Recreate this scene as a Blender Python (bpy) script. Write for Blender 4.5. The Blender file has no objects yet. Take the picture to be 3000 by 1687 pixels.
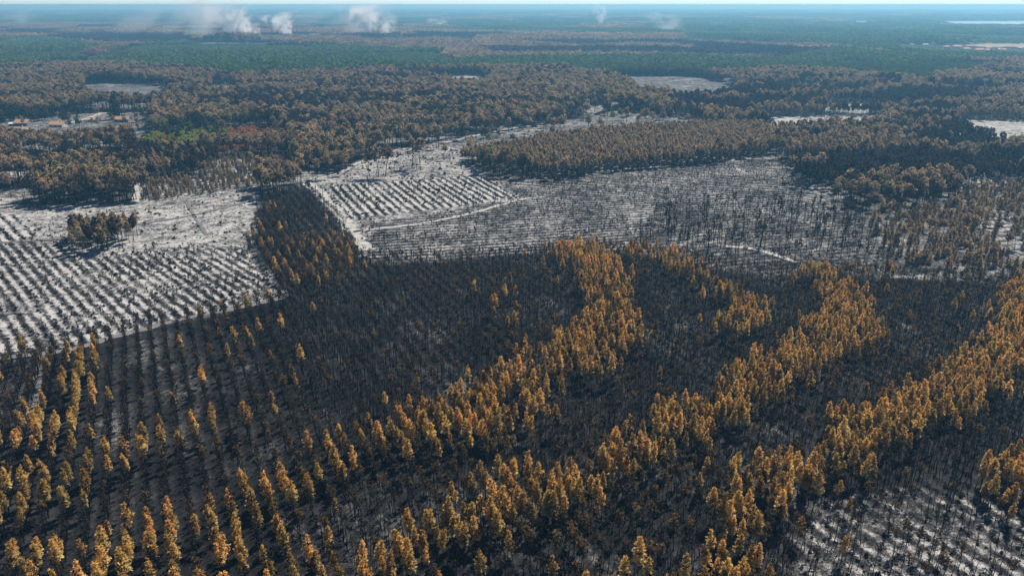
import bpy, math, random
import numpy as np
from math import radians, sin, cos, tan, pi

# ------------------------------------------------------------------ camera
sc = bpy.context.scene
W0, H0, FPX = 3000.0, 1687.0, 2228.0          # photograph size and focal length in its pixels
CAM_H = 110.0
PITCH = math.atan(829.0 / FPX)
cam_d = bpy.data.cameras.new('camera')
cam_d.sensor_width = 36.0
cam_d.lens = 36.0 * FPX / W0
cam_d.clip_start = 1.0
cam_d.clip_end = 200000.0
cam = bpy.data.objects.new('camera', cam_d)
sc.collection.objects.link(cam)
cam.location = (0, 0, CAM_H)
cam.rotation_euler = (pi / 2 - PITCH, 0, 0)
sc.camera = cam

# ------------------------------------------------------------------ sky, sun, exposure
SUN_AZ, SUN_EL = radians(35), radians(50)      # azimuth clockwise from the view direction (+Y)
world = bpy.data.worlds.new('World'); sc.world = world; world.use_nodes = True
wn = world.node_tree.nodes; wl = world.node_tree.links
sky = wn.new('ShaderNodeTexSky'); sky.sky_type = 'NISHITA'; sky.sun_disc = False
sky.sun_elevation = SUN_EL; sky.sun_rotation = SUN_AZ
sky.altitude = 100; sky.air_density = 0.5; sky.dust_density = 0.0; sky.ozone_density = 4.0
bg = wn['Background']; bg.inputs['Strength'].default_value = 0.088
wl.new(sky.outputs[0], bg.inputs['Color'])
sun_d = bpy.data.lights.new('sun', 'SUN'); sun_d.energy = 5.0; sun_d.angle = radians(0.5); sun_d.color = (1, .94, .84)
sun = bpy.data.objects.new('sun', sun_d); sc.collection.objects.link(sun)
sun.rotation_euler = (-(pi / 2 - SUN_EL), 0, -SUN_AZ)
sc.view_settings.view_transform = 'Standard'; sc.view_settings.look = 'None'
sc.view_settings.exposure = 0.32; sc.view_settings.gamma = 1.0
sc.view_settings.use_curve_mapping = False
sc.render.engine = 'CYCLES'
sc.cycles.max_bounces = 5; sc.cycles.diffuse_bounces = 2; sc.cycles.transmission_bounces = 3
sc.cycles.glossy_bounces = 2; sc.cycles.volume_bounces = 3; sc.cycles.transparent_max_bounces = 4

# ------------------------------------------------------------------ helpers
rng = np.random.default_rng(7)
COL = sc.collection
_ca, _sa = cos(PITCH), sin(PITCH)

def ground(x, y, z=0.0):
    """photograph pixel -> point on the plane at height z"""
    xr, yr = x - W0 / 2, y - H0 / 2
    dx, dy, dz = xr, FPX * _ca - yr * _sa, -FPX * _sa - yr * _ca
    t = (z - CAM_H) / dz
    return np.array([dx * t, dy * t, z])

def pix(X, Y, Z=0.0):
    """points -> photograph pixels (vectorised)"""
    dz = Z - CAM_H
    dep = Y * _ca - dz * _sa
    up = Y * _sa + dz * _ca
    dep = np.where(dep < 1, 1, dep)
    return W0 / 2 + FPX * X / dep, H0 / 2 - FPX * up / dep

def inside(px, py, poly):
    res = np.zeros(px.shape, bool)
    n = len(poly); j = n - 1
    for i in range(n):
        xi, yi = poly[i]; xj, yj = poly[j]
        if yi != yj:
            c = ((yi > py) != (yj > py)) & (px < (xj - xi) * (py - yi) / (yj - yi) + xi)
            res ^= c
        j = i
    return res

def P(*pts):                                   # points read on the 2576 px view
    return [(x * 1.1646, y * 1.1643) for x, y in pts]

def hash2(i, j, s=0):
    h = (i.astype(np.int64) * 374761393 + j.astype(np.int64) * 668265263 + s * 974711) & 0x7fffffff
    h = ((h ^ (h >> 13)) * 1274126177) & 0x7fffffff
    return ((h ^ (h >> 16)) & 0xffff) / 65535.0

def vnoise(x, y, s=0):
    i, j = np.floor(x), np.floor(y)
    u, v = x - i, y - j
    u = u * u * (3 - 2 * u); v = v * v * (3 - 2 * v)
    a, b = hash2(i, j, s), hash2(i + 1, j, s)
    c, d = hash2(i, j + 1, s), hash2(i + 1, j + 1, s)
    return (a * (1 - u) + b * u) * (1 - v) + (c * (1 - u) + d * u) * v

def fbm(x, y, s=0, o=3):
    t = 0; a = 1; n = 0
    for k in range(o):
        t = t + a * vnoise(x * 2 ** k, y * 2 ** k, s + k); n += a; a *= .5
    return t / n

def rot_uv(X, Y, az):                          # along / across a direction (azimuth clockwise from +Y)
    return X * sin(az) + Y * cos(az), X * cos(az) - Y * sin(az)

def tag(o, label=None, cat=None, group=None, kind=None):
    if label: o['label'] = label
    if cat: o['category'] = cat
    if group: o['group'] = group
    if kind: o['kind'] = kind
    return o

def mesh_from(name, verts, faces, mats=(), mat_idx=None, col=None, smooth=False):
    me = bpy.data.meshes.new(name)
    verts = np.asarray(verts, np.float32)
    if isinstance(faces, np.ndarray):
        nf, k = faces.shape
        me.vertices.add(len(verts)); me.vertices.foreach_set('co', verts.ravel())
        me.loops.add(nf * k); me.loops.foreach_set('vertex_index', faces.ravel().astype(np.int32))
        me.polygons.add(nf)
        me.polygons.foreach_set('loop_start', np.arange(0, nf * k, k, dtype=np.int32))
        me.update(calc_edges=True)
    else:
        me.from_pydata(verts.tolist(), [], faces)
    for m in mats: me.materials.append(m)
    if mat_idx is not None: me.polygons.foreach_set('material_index', np.asarray(mat_idx, np.int32))
    if col is not None:
        a = me.attributes.new('Col', 'FLOAT_COLOR', 'POINT')
        c = np.ones((len(verts), 4), np.float32); c[:, :3] = col
        a.data.foreach_set('color', c.ravel())
    if smooth: me.polygons.foreach_set('use_smooth', np.ones(len(me.polygons), bool))
    me.update()
    return me

def obj(name, me, parent=None, loc=None):
    o = bpy.data.objects.new(name, me); COL.objects.link(o)
    if parent: o.parent = parent
    if loc is not None: o.location = loc
    return o

# ------------------------------------------------------------------ materials
def new_mat(name):
    m = bpy.data.materials.new(name); m.use_nodes = True
    n = m.node_tree.nodes; n.clear()
    return m, n, m.node_tree.links

def simple_mat(name, c, rough=.85, var=.25, scale=2.0, spec=.2):
    m, n, l = new_mat(name)
    out = n.new('ShaderNodeOutputMaterial'); b = n.new('ShaderNodeBsdfPrincipled')
    b.inputs['Roughness'].default_value = rough; b.inputs['Specular IOR Level'].default_value = spec
    tc = n.new('ShaderNodeTexCoord'); no = n.new('ShaderNodeTexNoise')
    no.inputs['Scale'].default_value = scale; no.inputs['Detail'].default_value = 4
    mx = n.new('ShaderNodeMix'); mx.data_type = 'RGBA'
    mx.inputs[6].default_value = (*[v * (1 - var) for v in c], 1); mx.inputs[7].default_value = (*[min(1, v * (1 + var)) for v in c], 1)
    l.new(tc.outputs['Object'], no.inputs['Vector']); l.new(no.outputs[0], mx.inputs[0])
    l.new(mx.outputs[2], b.inputs['Base Color']); l.new(b.outputs[0], out.inputs[0])
    return m

def leaf_mat(name, gain=(1, 1, 1), transl=.35, var=.35):
    """foliage: colour of each spray from the mesh, shifted for each tree"""
    m, n, l = new_mat(name)
    out = n.new('ShaderNodeOutputMaterial'); b = n.new('ShaderNodeBsdfPrincipled'); t = n.new('ShaderNodeBsdfTranslucent')
    b.inputs['Roughness'].default_value = .75; b.inputs['Specular IOR Level'].default_value = .15
    at = n.new('ShaderNodeAttribute'); at.attribute_name = 'Col'
    oi = n.new('ShaderNodeObjectInfo')
    hs = n.new('ShaderNodeHueSaturation')
    mr = n.new('ShaderNodeMapRange'); mr.inputs[3].default_value = 1 - var; mr.inputs[4].default_value = 1 + var
    mh = n.new('ShaderNodeMapRange'); mh.inputs[3].default_value = .493; mh.inputs[4].default_value = .512
    frac = n.new('ShaderNodeMath'); frac.operation = 'MULTIPLY'; frac.inputs[1].default_value = 7.31
    fr2 = n.new('ShaderNodeMath'); fr2.operation = 'FRACT'
    l.new(oi.outputs['Random'], mr.inputs[0]); l.new(oi.outputs['Random'], frac.inputs[0]); l.new(frac.outputs[0], fr2.inputs[0]); l.new(fr2.outputs[0], mh.inputs[0])
    l.new(mh.outputs[0], hs.inputs['Hue']); l.new(mr.outputs[0], hs.inputs['Value']); l.new(at.outputs['Color'], hs.inputs['Color'])
    g = n.new('ShaderNodeMix'); g.data_type = 'RGBA'; g.blend_type = 'MULTIPLY'; g.inputs[0].default_value = 1; g.inputs[7].default_value = (*gain, 1)
    l.new(hs.outputs[0], g.inputs[6])
    l.new(g.outputs[2], b.inputs['Base Color']); l.new(g.outputs[2], t.inputs['Color'])
    mx = n.new('ShaderNodeMixShader'); mx.inputs[0].default_value = transl
    l.new(b.outputs[0], mx.inputs[1]); l.new(t.outputs[0], mx.inputs[2]); l.new(mx.outputs[0], out.inputs[0])
    return m

M_LEAF = leaf_mat('scorched_needles', transl=.48, var=.38)
M_GREEN = leaf_mat('living_needles', transl=.3, var=.25)
M_CHAR = leaf_mat('charred_needles', transl=.1, var=.4)
M_BARK = simple_mat('charred_bark', (.009, .0085, .009), .9, .5, 3)
M_BARK2 = simple_mat('grey_brown_bark', (.05, .042, .036), .9, .4, 3)

# ------------------------------------------------------------------ zones (photograph pixels, ground level unless noted)
ROW_AZ = math.atan2(346 - 1500, math.hypot(FPX, 823))          # plantation rows run to this vanishing point
FIELD_AZ = math.atan2(-610 - 1500, math.hypot(FPX, 823))
PARCEL_AZ = math.atan2(468 - 1500, math.hypot(FPX, 823))
LINES_AZ = radians(77)

Z_PLANT = [(-900, 1150), (0, 1058), (220, 1032), (290, 1008), (530, 943), (700, 908), (845, 872), (790, 800), (722, 725), (745, 680), (765, 590), (880, 562),
           (915, 560), (1030, 690), (1062, 765), (1160, 775), (1380, 760), (1580, 745), (1770, 735), (1850, 745), (2000, 762), (2150, 800), (2300, 812), (2440, 800),
           (2600, 815), (2900, 830), (3000, 805), (3900, 800), (4600, 2600), (-1600, 2600)]
Z_THIN = P((2010, 1330), (2080, 1255), (2180, 1250), (2330, 1215), (2470, 1260), (2700, 1330), (2900, 1700), (1960, 1700))
Z_FIELD = [(-900, 640), (-300, 590), (0, 575), (90, 603), (200, 602), (370, 592), (430, 592), (520, 577), (760, 548), (768, 580), (745, 680), (722, 725), (790, 800), (845, 872),
           (700, 900), (530, 935), (290, 1000), (220, 1024), (0, 1050), (-900, 1140)]
Z_FIELD_LOW = [(-900, 760), (0, 712), (194, 700), (250, 760), (420, 735), (560, 720), (722, 725), (790, 800), (845, 872), (700, 900), (530, 935), (290, 1000), (220, 1024), (0, 1050), (-900, 1140)]
Z_FIELD_UP = [(-500, 660), (0, 622), (70, 630), (135, 690), (60, 706), (0, 712), (-500, 740)]
Z_PARCEL = [(955, 545), (1160, 530), (1330, 517), (1430, 512), (1510, 575), (1400, 600), (1250, 615), (1020, 645)]
Z_SAND = [(880, 545), (900, 530), (960, 520), (1000, 505), (1060, 470), (1130, 440), (1200, 430), (1320, 425), (1370, 470), (1420, 512), (1500, 528), (1560, 580), (1400, 625), (1090, 670), (1075, 700), (1062, 765), (1030, 690), (915, 560)]
Z_LINES = [(1062, 765), (1075, 700), (1080, 655), (1300, 622), (1540, 580), (1420, 512), (1500, 528), (1560, 522), (1700, 520), (1840, 500), (2060, 482), (2290, 465), (2330, 540), (2420, 590), (2430, 612), (1920, 625),
           (1900, 690), (1850, 745), (1770, 735), (1580, 745), (1380, 760), (1160, 775)]
Z_POLES = [(1900, 690), (1920, 625), (2430, 612), (2540, 605), (2560, 660), (2540, 700), (2600, 760), (2600, 815), (2440, 800), (2300, 812), (2150, 800), (2000, 762), (1850, 745)]
Z_CONES = [(2540, 605), (2640, 585), (2800, 560), (3000, 545), (3700, 520), (3900, 800), (3000, 805), (2900, 825), (2640, 775), (2560, 700)]
Z_CLUMP = [(2425, 575), (2425, 604), (2560, 608), (2690, 630), (2750, 605), (2830, 585), (2800, 555), (2600, 558)]
Z_OPENR = [(2860, 640), (3000, 620), (3600, 600), (3600, 800), (3000, 790), (2930, 720)]
Z_YOUNG = [(1340, 478), (1420, 458), (1560, 432), (1800, 398), (2050, 380), (2230, 385), (2290, 420), (2230, 455), (2060, 482), (1840, 500), (1700, 518), (1560, 520), (1400, 488)]
Z_LANE = [(1150, 455), (1330, 402), (1560, 372), (1700, 345), (1810, 322), (1880, 330), (2050, 352), (2050, 380), (1800, 398), (1560, 432), (1420, 458), (1340, 478), (1330, 450), (1200, 455)]
Z_GROVE = [(218, 752), (320, 752), (390, 728), (415, 692), (330, 682), (225, 705)]
Z_VILLAGE = [(-200, 350), (0, 345), (120, 350), (260, 328), (440, 328), (450, 405), (400, 425), (250, 432), (110, 436), (0, 428), (-200, 420)]
Z_SCRUB = [(430, 592), (420, 530), (600, 512), (640, 462), (850, 460), (880, 530), (760, 548), (520, 577)]
Z_BUSH = [(400, 425), (440, 405), (560, 385), (830, 380), (850, 440), (650, 450), (400, 460)]
Z_DARKY = [(405, 470), (410, 452), (600, 452), (630, 470), (600, 512), (420, 530)]
Z_K1 = [(248, 250), (330, 243), (485, 252), (500, 300), (430, 318), (270, 316), (255, 280)]
Z_K2 = [(1150, 222), (1400, 222), (1440, 240), (1420, 262), (1330, 265), (1300, 245), (1150, 236)]
Z_K3 = [(618, 250), (690, 250), (700, 285), (610, 285)]
Z_K4 = [(1770, 229), (1860, 224), (2040, 226), (2130, 245), (2165, 262), (2140, 285), (2020, 296), (1880, 290), (1840, 262)]
Z_K5 = [(2170, 346), (2300, 342), (2560, 338), (2590, 345), (2570, 380), (2400, 392), (2264, 394)]
Z_K6 = [(2790, 360), (2830, 350), (3000, 357), (3500, 360), (3500, 450), (3000, 448), (2930, 440), (2815, 395)]
Z_DARKR = [(1960, 265), (2220, 262), (2540, 250), (2780, 275), (3700, 280), (3700, 560), (2800, 555), (2600, 558), (2430, 565), (2330, 540), (2290, 465), (2290, 420), (2230, 375), (2050, 352), (1960, 330)]
Z_OPEN2 = [(2390, 300), (2560, 305), (2540, 335), (2420, 325)]

# golden bands, traced at crown height (8 m): polygon, share of golden trees
BANDS = [
    ('inner', .64, P((1360, 590), (1400, 630), (1450, 680), (1475, 740), (1465, 800), (1420, 850), (1340, 890), (1250, 930), (1180, 970), (1080, 1010), (980, 1050), (880, 1080), (800, 1120),
      (830, 1200), (900, 1180), (1000, 1150), (1100, 1120), (1200, 1090), (1300, 1060), (1380, 1040), (1400, 960), (1480, 930), (1560, 890), (1600, 850), (1595, 760), (1570, 690), (1530, 640), (1480, 595), (1440, 580))),
    ('side', .55, P((1530, 570), (1620, 580), (1720, 640), (1800, 690), (1870, 720), (1930, 760), (1900, 810), (1800, 830), (1760, 800), (1840, 760), (1760, 700), (1680, 660), (1560, 620))),
    ('middle', .82, P((1980, 640), (2040, 680), (2080, 740), (2050, 800), (1950, 860), (1850, 910), (1800, 960), (1750, 1000), (1650, 1040), (1560, 1090), (1480, 1130), (1380, 1170), (1280, 1200), (1180, 1250), (1080, 1290), (980, 1330), (900, 1370), (850, 1449), (830, 1500),
      (980, 1500), (1000, 1449), (1080, 1400), (1200, 1350), (1320, 1290), (1440, 1250), (1580, 1170), (1680, 1110), (1800, 1060), (1900, 1020), (2010, 960), (2100, 900), (2180, 870), (2240, 850), (2190, 790), (2170, 720), (2110, 690), (2030, 640))),
    ('outer', .9, P((2900, 640), (2576, 690), (2520, 720), (2510, 800), (2470, 870), (2400, 900), (2300, 950), (2200, 1000), (2100, 1050), (2060, 1110), (2000, 1150), (1950, 1180),
      (1960, 1240), (2040, 1210), (2130, 1170), (2250, 1110), (2350, 1060), (2470, 1010), (2540, 960), (2600, 900), (2900, 830))),
    ('outer', .72, P((1800, 1170), (1950, 1160), (2020, 1280), (1990, 1330), (1940, 1300), (1930, 1449), (1960, 1560), (1700, 1560), (1730, 1449), (1780, 1330), (1830, 1250))),
    ('outer', .4, P((1500, 1430), (1760, 1390), (1760, 1560), (1500, 1560))),
    ('edge', .6, P((2480, 1180), (2576, 1110), (2800, 1100), (2800, 1300), (2576, 1300), (2480, 1250))),
    ('rows', .85, P((170, 870), (238, 860), (238, 1000), (160, 1010))),
    ('rows', .5, P((60, 1010), (150, 960), (190, 1020), (180, 1130), (100, 1130), (40, 1100))),
    ('rows', .42, P((-200, 1160), (60, 1040), (100, 1130), (40, 1200), (-200, 1300))),
    ('rows', .27, P((150, 1180), (250, 1120), (350, 1080), (480, 1040), (620, 1000), (740, 980), (740, 1030), (620, 1060), (480, 1110), (350, 1150), (240, 1190), (160, 1230))),
    ('rows', .42, P((-200, 1190), (200, 1150), (220, 1230), (0, 1300), (-200, 1340))),
    ('rows', .32, P((420, 1260), (560, 1220), (700, 1170), (850, 1120), (870, 1210), (720, 1250), (580, 1300), (430, 1330))),
    ('rows', .42, P((-200, 1320), (200, 1310), (360, 1310), (600, 1290), (720, 1270), (760, 1330), (600, 1390), (400, 1449), (400, 1600), (-200, 1600))),
    ('rows', .3, P((400, 1400), (460, 1340), (700, 1330), (900, 1400), (850, 1449), (850, 1600), (400, 1600))),
    ('strip', .16, P((620, 560), (900, 590), (900, 690), (700, 700), (640, 650))),
    ('rows', .06, P((500, 800), (700, 740), (780, 900), (740, 1000), (560, 980))),
    ('rows', .08, P((1150, 680), (1350, 700), (1330, 820), (1180, 780))),
]

F_GREEN = [
    [(233, 182), (330, 140), (466, 124), (582, 120), (738, 128), (1000, 130), (1272, 142), (1330, 165), (2000, 160), (2299, 167), (2438, 136), (2660, 155), (2854, 171), (2893, 194), (2737, 217), (2737, 237),
     (2543, 213), (2350, 198), (2000, 208), (1737, 210), (1640, 190), (1388, 194), (1155, 198), (1000, 205), (900, 214), (680, 215), (582, 204), (466, 190), (310, 186)],
    [(-300, 125), (180, 105), (310, 135), (250, 160), (110, 164), (105, 188), (230, 186), (-300, 205)],
    [(2000, 60), (3400, 60), (3400, 150), (2900, 170), (2660, 155), (2438, 132), (2000, 118)],
    [(-400, 30), (3400, 30), (3400, 70), (2000, 100), (1400, 92), (1000, 75), (600, 70), (-400, 66)],
]

# ------------------------------------------------------------------ ground
def graded(a, b, step, far, grow):
    v = list(np.arange(a, b, step)); s = step
    while v[-1] < far:
        s *= grow; v.append(v[-1] + s)
    v[-1] = far
    return np.array(v)

gy = np.concatenate([[-3000, -900, -300, -100, 0, 40], graded(60, 1100, 3.0, 45000, 1.06)])
xp = graded(0, 460, 3.5, 45000, 1.045)
gx = np.concatenate([-xp[:0:-1], xp])
GX, GY = np.meshgrid(gx, gy)
gX, gY = GX.ravel(), GY.ravel()
nx, ny = len(gx), len(gy)
gpx, gpy = pix(gX, np.maximum(gY, 30), 0)
wob = 6 * (fbm(gX / 22, gY / 22, 5) - .5)                         # ragged zone borders, metres -> pixels below
dist = np.hypot(gX, gY) + 1
wpx = wob * FPX / dist
gpx2, gpy2 = gpx + wpx, gpy + wpx * .3
sand = np.full(gX.shape, .30); rowamp = np.zeros(gX.shape); rowu = np.zeros(gX.shape); veg = np.zeros(gX.shape)
def zone(poly, s, amp=0, az=None, sp=4.2, ph=0, rough=True):
    m = inside(gpx2, gpy2, poly) if rough else inside(gpx, gpy, poly)
    sand[m] = s; rowamp[m] = amp
    if az is not None:
        _, v = rot_uv(gX[m], gY[m], az); rowu[m] = v / sp + ph
    return m
ahead = gY > 20
zone(Z_DARKR, .22)
zone(Z_LANE, .46); zone(Z_SAND, .64); zone(Z_YOUNG, .3, .5, LINES_AZ, 4.5)
zone(Z_LINES, .41, .5, LINES_AZ, 4.6)
zone(Z_PARCEL, .64, 1.1, PARCEL_AZ, 5.0)
zone(Z_FIELD, .70)
zone(Z_FIELD_LOW, .57, .95, FIELD_AZ, 4.1)
zone(Z_FIELD_UP, .72, 1.0, FIELD_AZ, 5.0)
zone(Z_POLES, .38, .3, LINES_AZ, 4.6); zone(Z_CONES, .4); zone(Z_OPENR, .5, .5, radians(80), 7)
zone(Z_VILLAGE, .45); zone(Z_SCRUB, .5, .3, ROW_AZ, 4.2)
zone(Z_K1, .38, .8, radians(35), 7); zone(Z_K2, .72); zone(Z_K3, .7); zone(Z_K4, .44); zone(Z_K5, .82); zone(Z_K6, .82, .4, radians(70), 6); zone(Z_OPEN2, .6)
pm = zone(Z_PLANT, .14, .22, ROW_AZ, 4.2)
pal, pac = rot_uv(gX, gY, ROW_AZ)
patch = fbm(pal / 34, pac / 9, 31)
sand[pm] += np.clip((patch[pm] - .58) * 1.3, -.05, .17)
tm = zone(Z_THIN, .37, .6, ROW_AZ, 4.2)
lu_, lv_ = rot_uv(gX, gY, radians(72))
lg = (np.abs(fbm(lu_ / 260, lv_ / 95, 41, 2) - .5) < .034) & (sand < .31) & (dist > 330) & ~pm
sand[lg] = .55
far = dist > 1500
veg[dist > 1350] = 1
sand[far] = .2; rowamp[far] = 0
for poly, s in (([(1040, 112), (1225, 111), (1225, 122), (1040, 123)], .7), ([(2080, 150), (2290, 148), (2290, 166), (2080, 168)], .6), ([(240, 149), (360, 141), (360, 150), (250, 158)], .7), ([(585, 119), (790, 118), (790, 128), (585, 130)], .62)):
    m = inside(gpx, gpy, poly); sand[m] = s; veg[m] = 0
idx = np.arange(nx * ny).reshape(ny, nx)
faces = np.stack([idx[:-1, :-1].ravel(), idx[:-1, 1:].ravel(), idx[1:, 1:].ravel(), idx[1:, :-1].ravel()], 1)
relief = .35 * (fbm(gX / 18, gY / 18, 77) - .5) * (dist < 1400)
gm = mesh_from('ground', np.stack([gX, gY, relief], 1), faces, smooth=True)
for nme, arr in (('sand', sand), ('rowamp', rowamp), ('rowu', rowu), ('veg', veg)):
    a = gm.attributes.new(nme, 'FLOAT', 'POINT'); a.data.foreach_set('value', arr.astype(np.float32))

def ground_mat():
    m, n, l = new_mat('burnt_ground')
    out = n.new('ShaderNodeOutputMaterial'); b = n.new('ShaderNodeBsdfPrincipled')
    b.inputs['Roughness'].default_value = .95; b.inputs['Specular IOR Level'].default_value = .1
    geo = n.new('ShaderNodeNewGeometry')
    def att(s):
        a = n.new('ShaderNodeAttribute'); a.attribute_name = s; return a.outputs['Fac']
    def noise(scale, detail=4, rough=.6):
        t = n.new('ShaderNodeTexNoise'); t.inputs['Scale'].default_value = scale; t.inputs['Detail'].default_value = detail; t.inputs['Roughness'].default_value = rough
        l.new(geo.outputs['Position'], t.inputs['Vector']); return t.outputs[0]
    def mth(op, a, bb=None, c=None):
        t = n.new('ShaderNodeMath'); t.operation = op
        for k, v in enumerate((a, bb, c)):
            if v is None: continue
            if isinstance(v, (int, float)): t.inputs[k].default_value = v
            else: l.new(v, t.inputs[k])
        return t.outputs[0]
    fine, mid, coarse = noise(.6, 9, .82), noise(.17, 5, .65), noise(.035, 4)
    u = mth('ADD', att('rowu'), mth('MULTIPLY', mth('SUBTRACT', noise(.16, 4), .5), .7))
    stripe = mth('COSINE', mth('MULTIPLY', u, 2 * pi))
    amp = mth('MAXIMUM', mth('ADD', .15, mth('MULTIPLY', mth('SUBTRACT', noise(.045, 4), .3), 3.2)), 0)
    stripe = mth('MULTIPLY', mth('MULTIPLY', stripe, -.5), mth('MULTIPLY', att('rowamp'), amp))
    v = mth('ADD', att('sand'), stripe)
    na_ = mth('MINIMUM', mth('MAXIMUM', mth('MULTIPLY', mth('SUBTRACT', att('sand'), .1), 2.6), .25), 1.0)
    v = mth('ADD', v, mth('MULTIPLY', mth('MULTIPLY', mth('SUBTRACT', noise(2.6, 5, .7), .5), 2.6), na_))
    v = mth('ADD', v, mth('MULTIPLY', mth('MULTIPLY', mth('SUBTRACT', fine, .5), 4.2), na_))
    v = mth('ADD', v, mth('MULTIPLY', mth('MULTIPLY', mth('SUBTRACT', mid, .5), 2.1), na_))
    v = mth('ADD', v, mth('MULTIPLY', mth('SUBTRACT', coarse, .5), 1.1))
    r = n.new('ShaderNodeValToRGB'); cr = r.color_ramp
    cr.elements[0].position = .05; cr.elements[0].color = (.012, .012, .013, 1)
    cr.elements[1].position = .95; cr.elements[1].color = (.50, .485, .455, 1)
    for p, c in ((.28, (.036, .035, .036)), (.5, (.095, .092, .09)), (.72, (.23, .222, .215))):
        e = cr.elements.new(p); e.color = (*c, 1)
    l.new(v, r.inputs[0])
    vr = n.new('ShaderNodeValToRGB'); vr.color_ramp.elements[0].color = (.018, .030, .014, 1); vr.color_ramp.elements[1].color = (.05, .055, .03, 1)
    vr.color_ramp.elements[0].position = .35; vr.color_ramp.elements[1].position = .65
    l.new(noise(.004, 5), vr.inputs[0])
    mx = n.new('ShaderNodeMix'); mx.data_type = 'RGBA'; l.new(att('veg'), mx.inputs[0]); l.new(r.outputs[0], mx.inputs[6]); l.new(vr.outputs[0], mx.inputs[7])
    bp = n.new('ShaderNodeBump'); bp.inputs['Strength'].default_value = .8; bp.inputs['Distance'].default_value = .35
    l.new(mth('ADD', mth('MULTIPLY', stripe, .2), mth('ADD', fine, mid)), bp.inputs['Height'])
    l.new(bp.outputs[0], b.inputs['Normal'])
    l.new(mx.outputs[2], b.inputs['Base Color']); l.new(b.outputs[0], out.inputs[0])
    return m
gm.materials.append(ground_mat())
tag(obj('ground', gm), 'burnt sandy ground of black char, grey ash and pale sand', kind='structure')

# tracks: thin sheets on the ground
M_TRACK = simple_mat('ashy_track', (.17, .165, .16), .95, .55, .6)
M_TRACK_W = simple_mat('white_sand_track', (.40, .39, .365), .95, .75, .3)
M_TRACK_D = simple_mat('dark_track', (.16, .155, .15), .95, .5, .5)
def track(pts, width, mat, label, z=.24):
    g = np.array([ground(x, y)[:2] for x, y in pts])
    seg = np.hypot(*np.diff(g, axis=0).T); s = np.concatenate([[0], np.cumsum(seg)])
    t = np.linspace(0, s[-1], max(6, int(s[-1] / 4)))
    c = np.stack([np.interp(t, s, g[:, 0]), np.interp(t, s, g[:, 1])], 1)
    for _ in range(3): c[1:-1] = (c[:-2] + 2 * c[1:-1] + c[2:]) / 4
    d = np.gradient(c, axis=0); d /= np.linalg.norm(d, axis=1)[:, None]; nrm = np.stack([-d[:, 1], d[:, 0]], 1)
    w = width * (.5 + .5 * (rng.random((len(c), 1)) - .5)); w2 = width * (.5 + .5 * (rng.random((len(c), 1)) - .5))
    v = np.concatenate([np.c_[c + nrm * w, np.full(len(c), z)], np.c_[c - nrm * w2, np.full(len(c), z)]])
    k = len(c); i = np.arange(k - 1)
    o = obj('dirt_track', mesh_from('dirt_track', v, np.stack([i, i + k, i + k + 1, i + 1], 1), [mat]))
    return tag(o, label, kind='structure')
track([(-300, 1085), (0, 1052), (210, 1027), (285, 1003), (520, 938), (700, 903), (832, 872)], 3.2, M_TRACK, 'grey ash track between the white field and the plantation rows')
track([(85, 1230), (100, 1160), (133, 1041)], 3.0, M_TRACK_D, 'dark narrow track running into the plantation')
track([(895, 532), (935, 560), (985, 615), (1035, 680), (1075, 735)], 6.5, M_TRACK_W, 'white sand track along the dark plantation strip')
track([(885, 545), (905, 532), (1000, 506), (1065, 470)], 3.5, M_TRACK_W, 'white sand track leading to the tall lone pines')
track([(1035, 680), (1100, 672), (1250, 655), (1400, 622), (1520, 585), (1590, 578)], 3, M_TRACK_W, 'white sand track below the ribbed clearing')
track([(1720, 515), (1760, 503), (1850, 495), (1960, 487)], 4.5, M_TRACK_W, 'pale curved track at the foot of the dense stand')
track([(-200, 724), (0, 712), (194, 699), (388, 660), (567, 632), (737, 588)], 3.4, M_TRACK_D, 'dark track crossing the white field')
track([(545, 590), (567, 632), (605, 690)], 1.6, M_TRACK_D, 'short dark cross track in the white field')
track([(393, 535), (408, 560), (395, 595)], 4.5, M_TRACK_W, 'white sand track between the forest and the scrub')
track([(2120, 722), (2180, 724), (2260, 742), (2330, 770)], 3.0, M_TRACK_W, 'white sand track below the thin black poles')
track([(2700, 435), (2770, 445), (2860, 462), (2990, 480)], 5, M_TRACK_W, 'pale track through the dark stand')
track([(150, 370), (200, 362), (250, 349), (300, 332), (440, 329)], 5.5, M_TRACK_W, 'white road through the hamlet')
track([(1300, 420), (1400, 396), (1480, 380), (1600, 362)], 4, M_TRACK_W, 'white track along the edge of the tall pines')
track([(240, 160), (290, 152), (340, 146), (360, 144)], 14, M_TRACK_W, 'pale forest road in the far green wood')

# ------------------------------------------------------------------ tree prototypes
def sprays(cent, size, n, outd, col, r, up=.45, wid=.45, spread=.7):
    """n tapering needle sprays around each centre; returns verts, quads, colours"""
    m = len(cent)
    c = np.repeat(cent, n, 0); o = np.repeat(outd, n, 0); sz = np.repeat(size, n)[:, None] * r.uniform(.7, 1.3, (m * n, 1))
    d = o * .7 + np.array([0, 0, up]) + r.normal(0, spread, (m * n, 3)); d /= np.linalg.norm(d, axis=1)[:, None]
    s = np.cross(d, r.normal(0, 1, (m * n, 3))); s /= np.linalg.norm(s, axis=1)[:, None] + 1e-6
    a = c - d * sz * .3; b = c + d * sz * .7; w = sz * wid
    v = np.stack([a - s * w * .25, a + s * w * .25, b + s * w * .5, b - s * w * .5], 1).reshape(-1, 3)
    f = np.arange(len(v)).reshape(-1, 4)
    cc = np.repeat(np.repeat(col, n, 0) * r.uniform(.78, 1.22, (m * n, 1)), 4, 0)
    return v, f, cc

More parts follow.
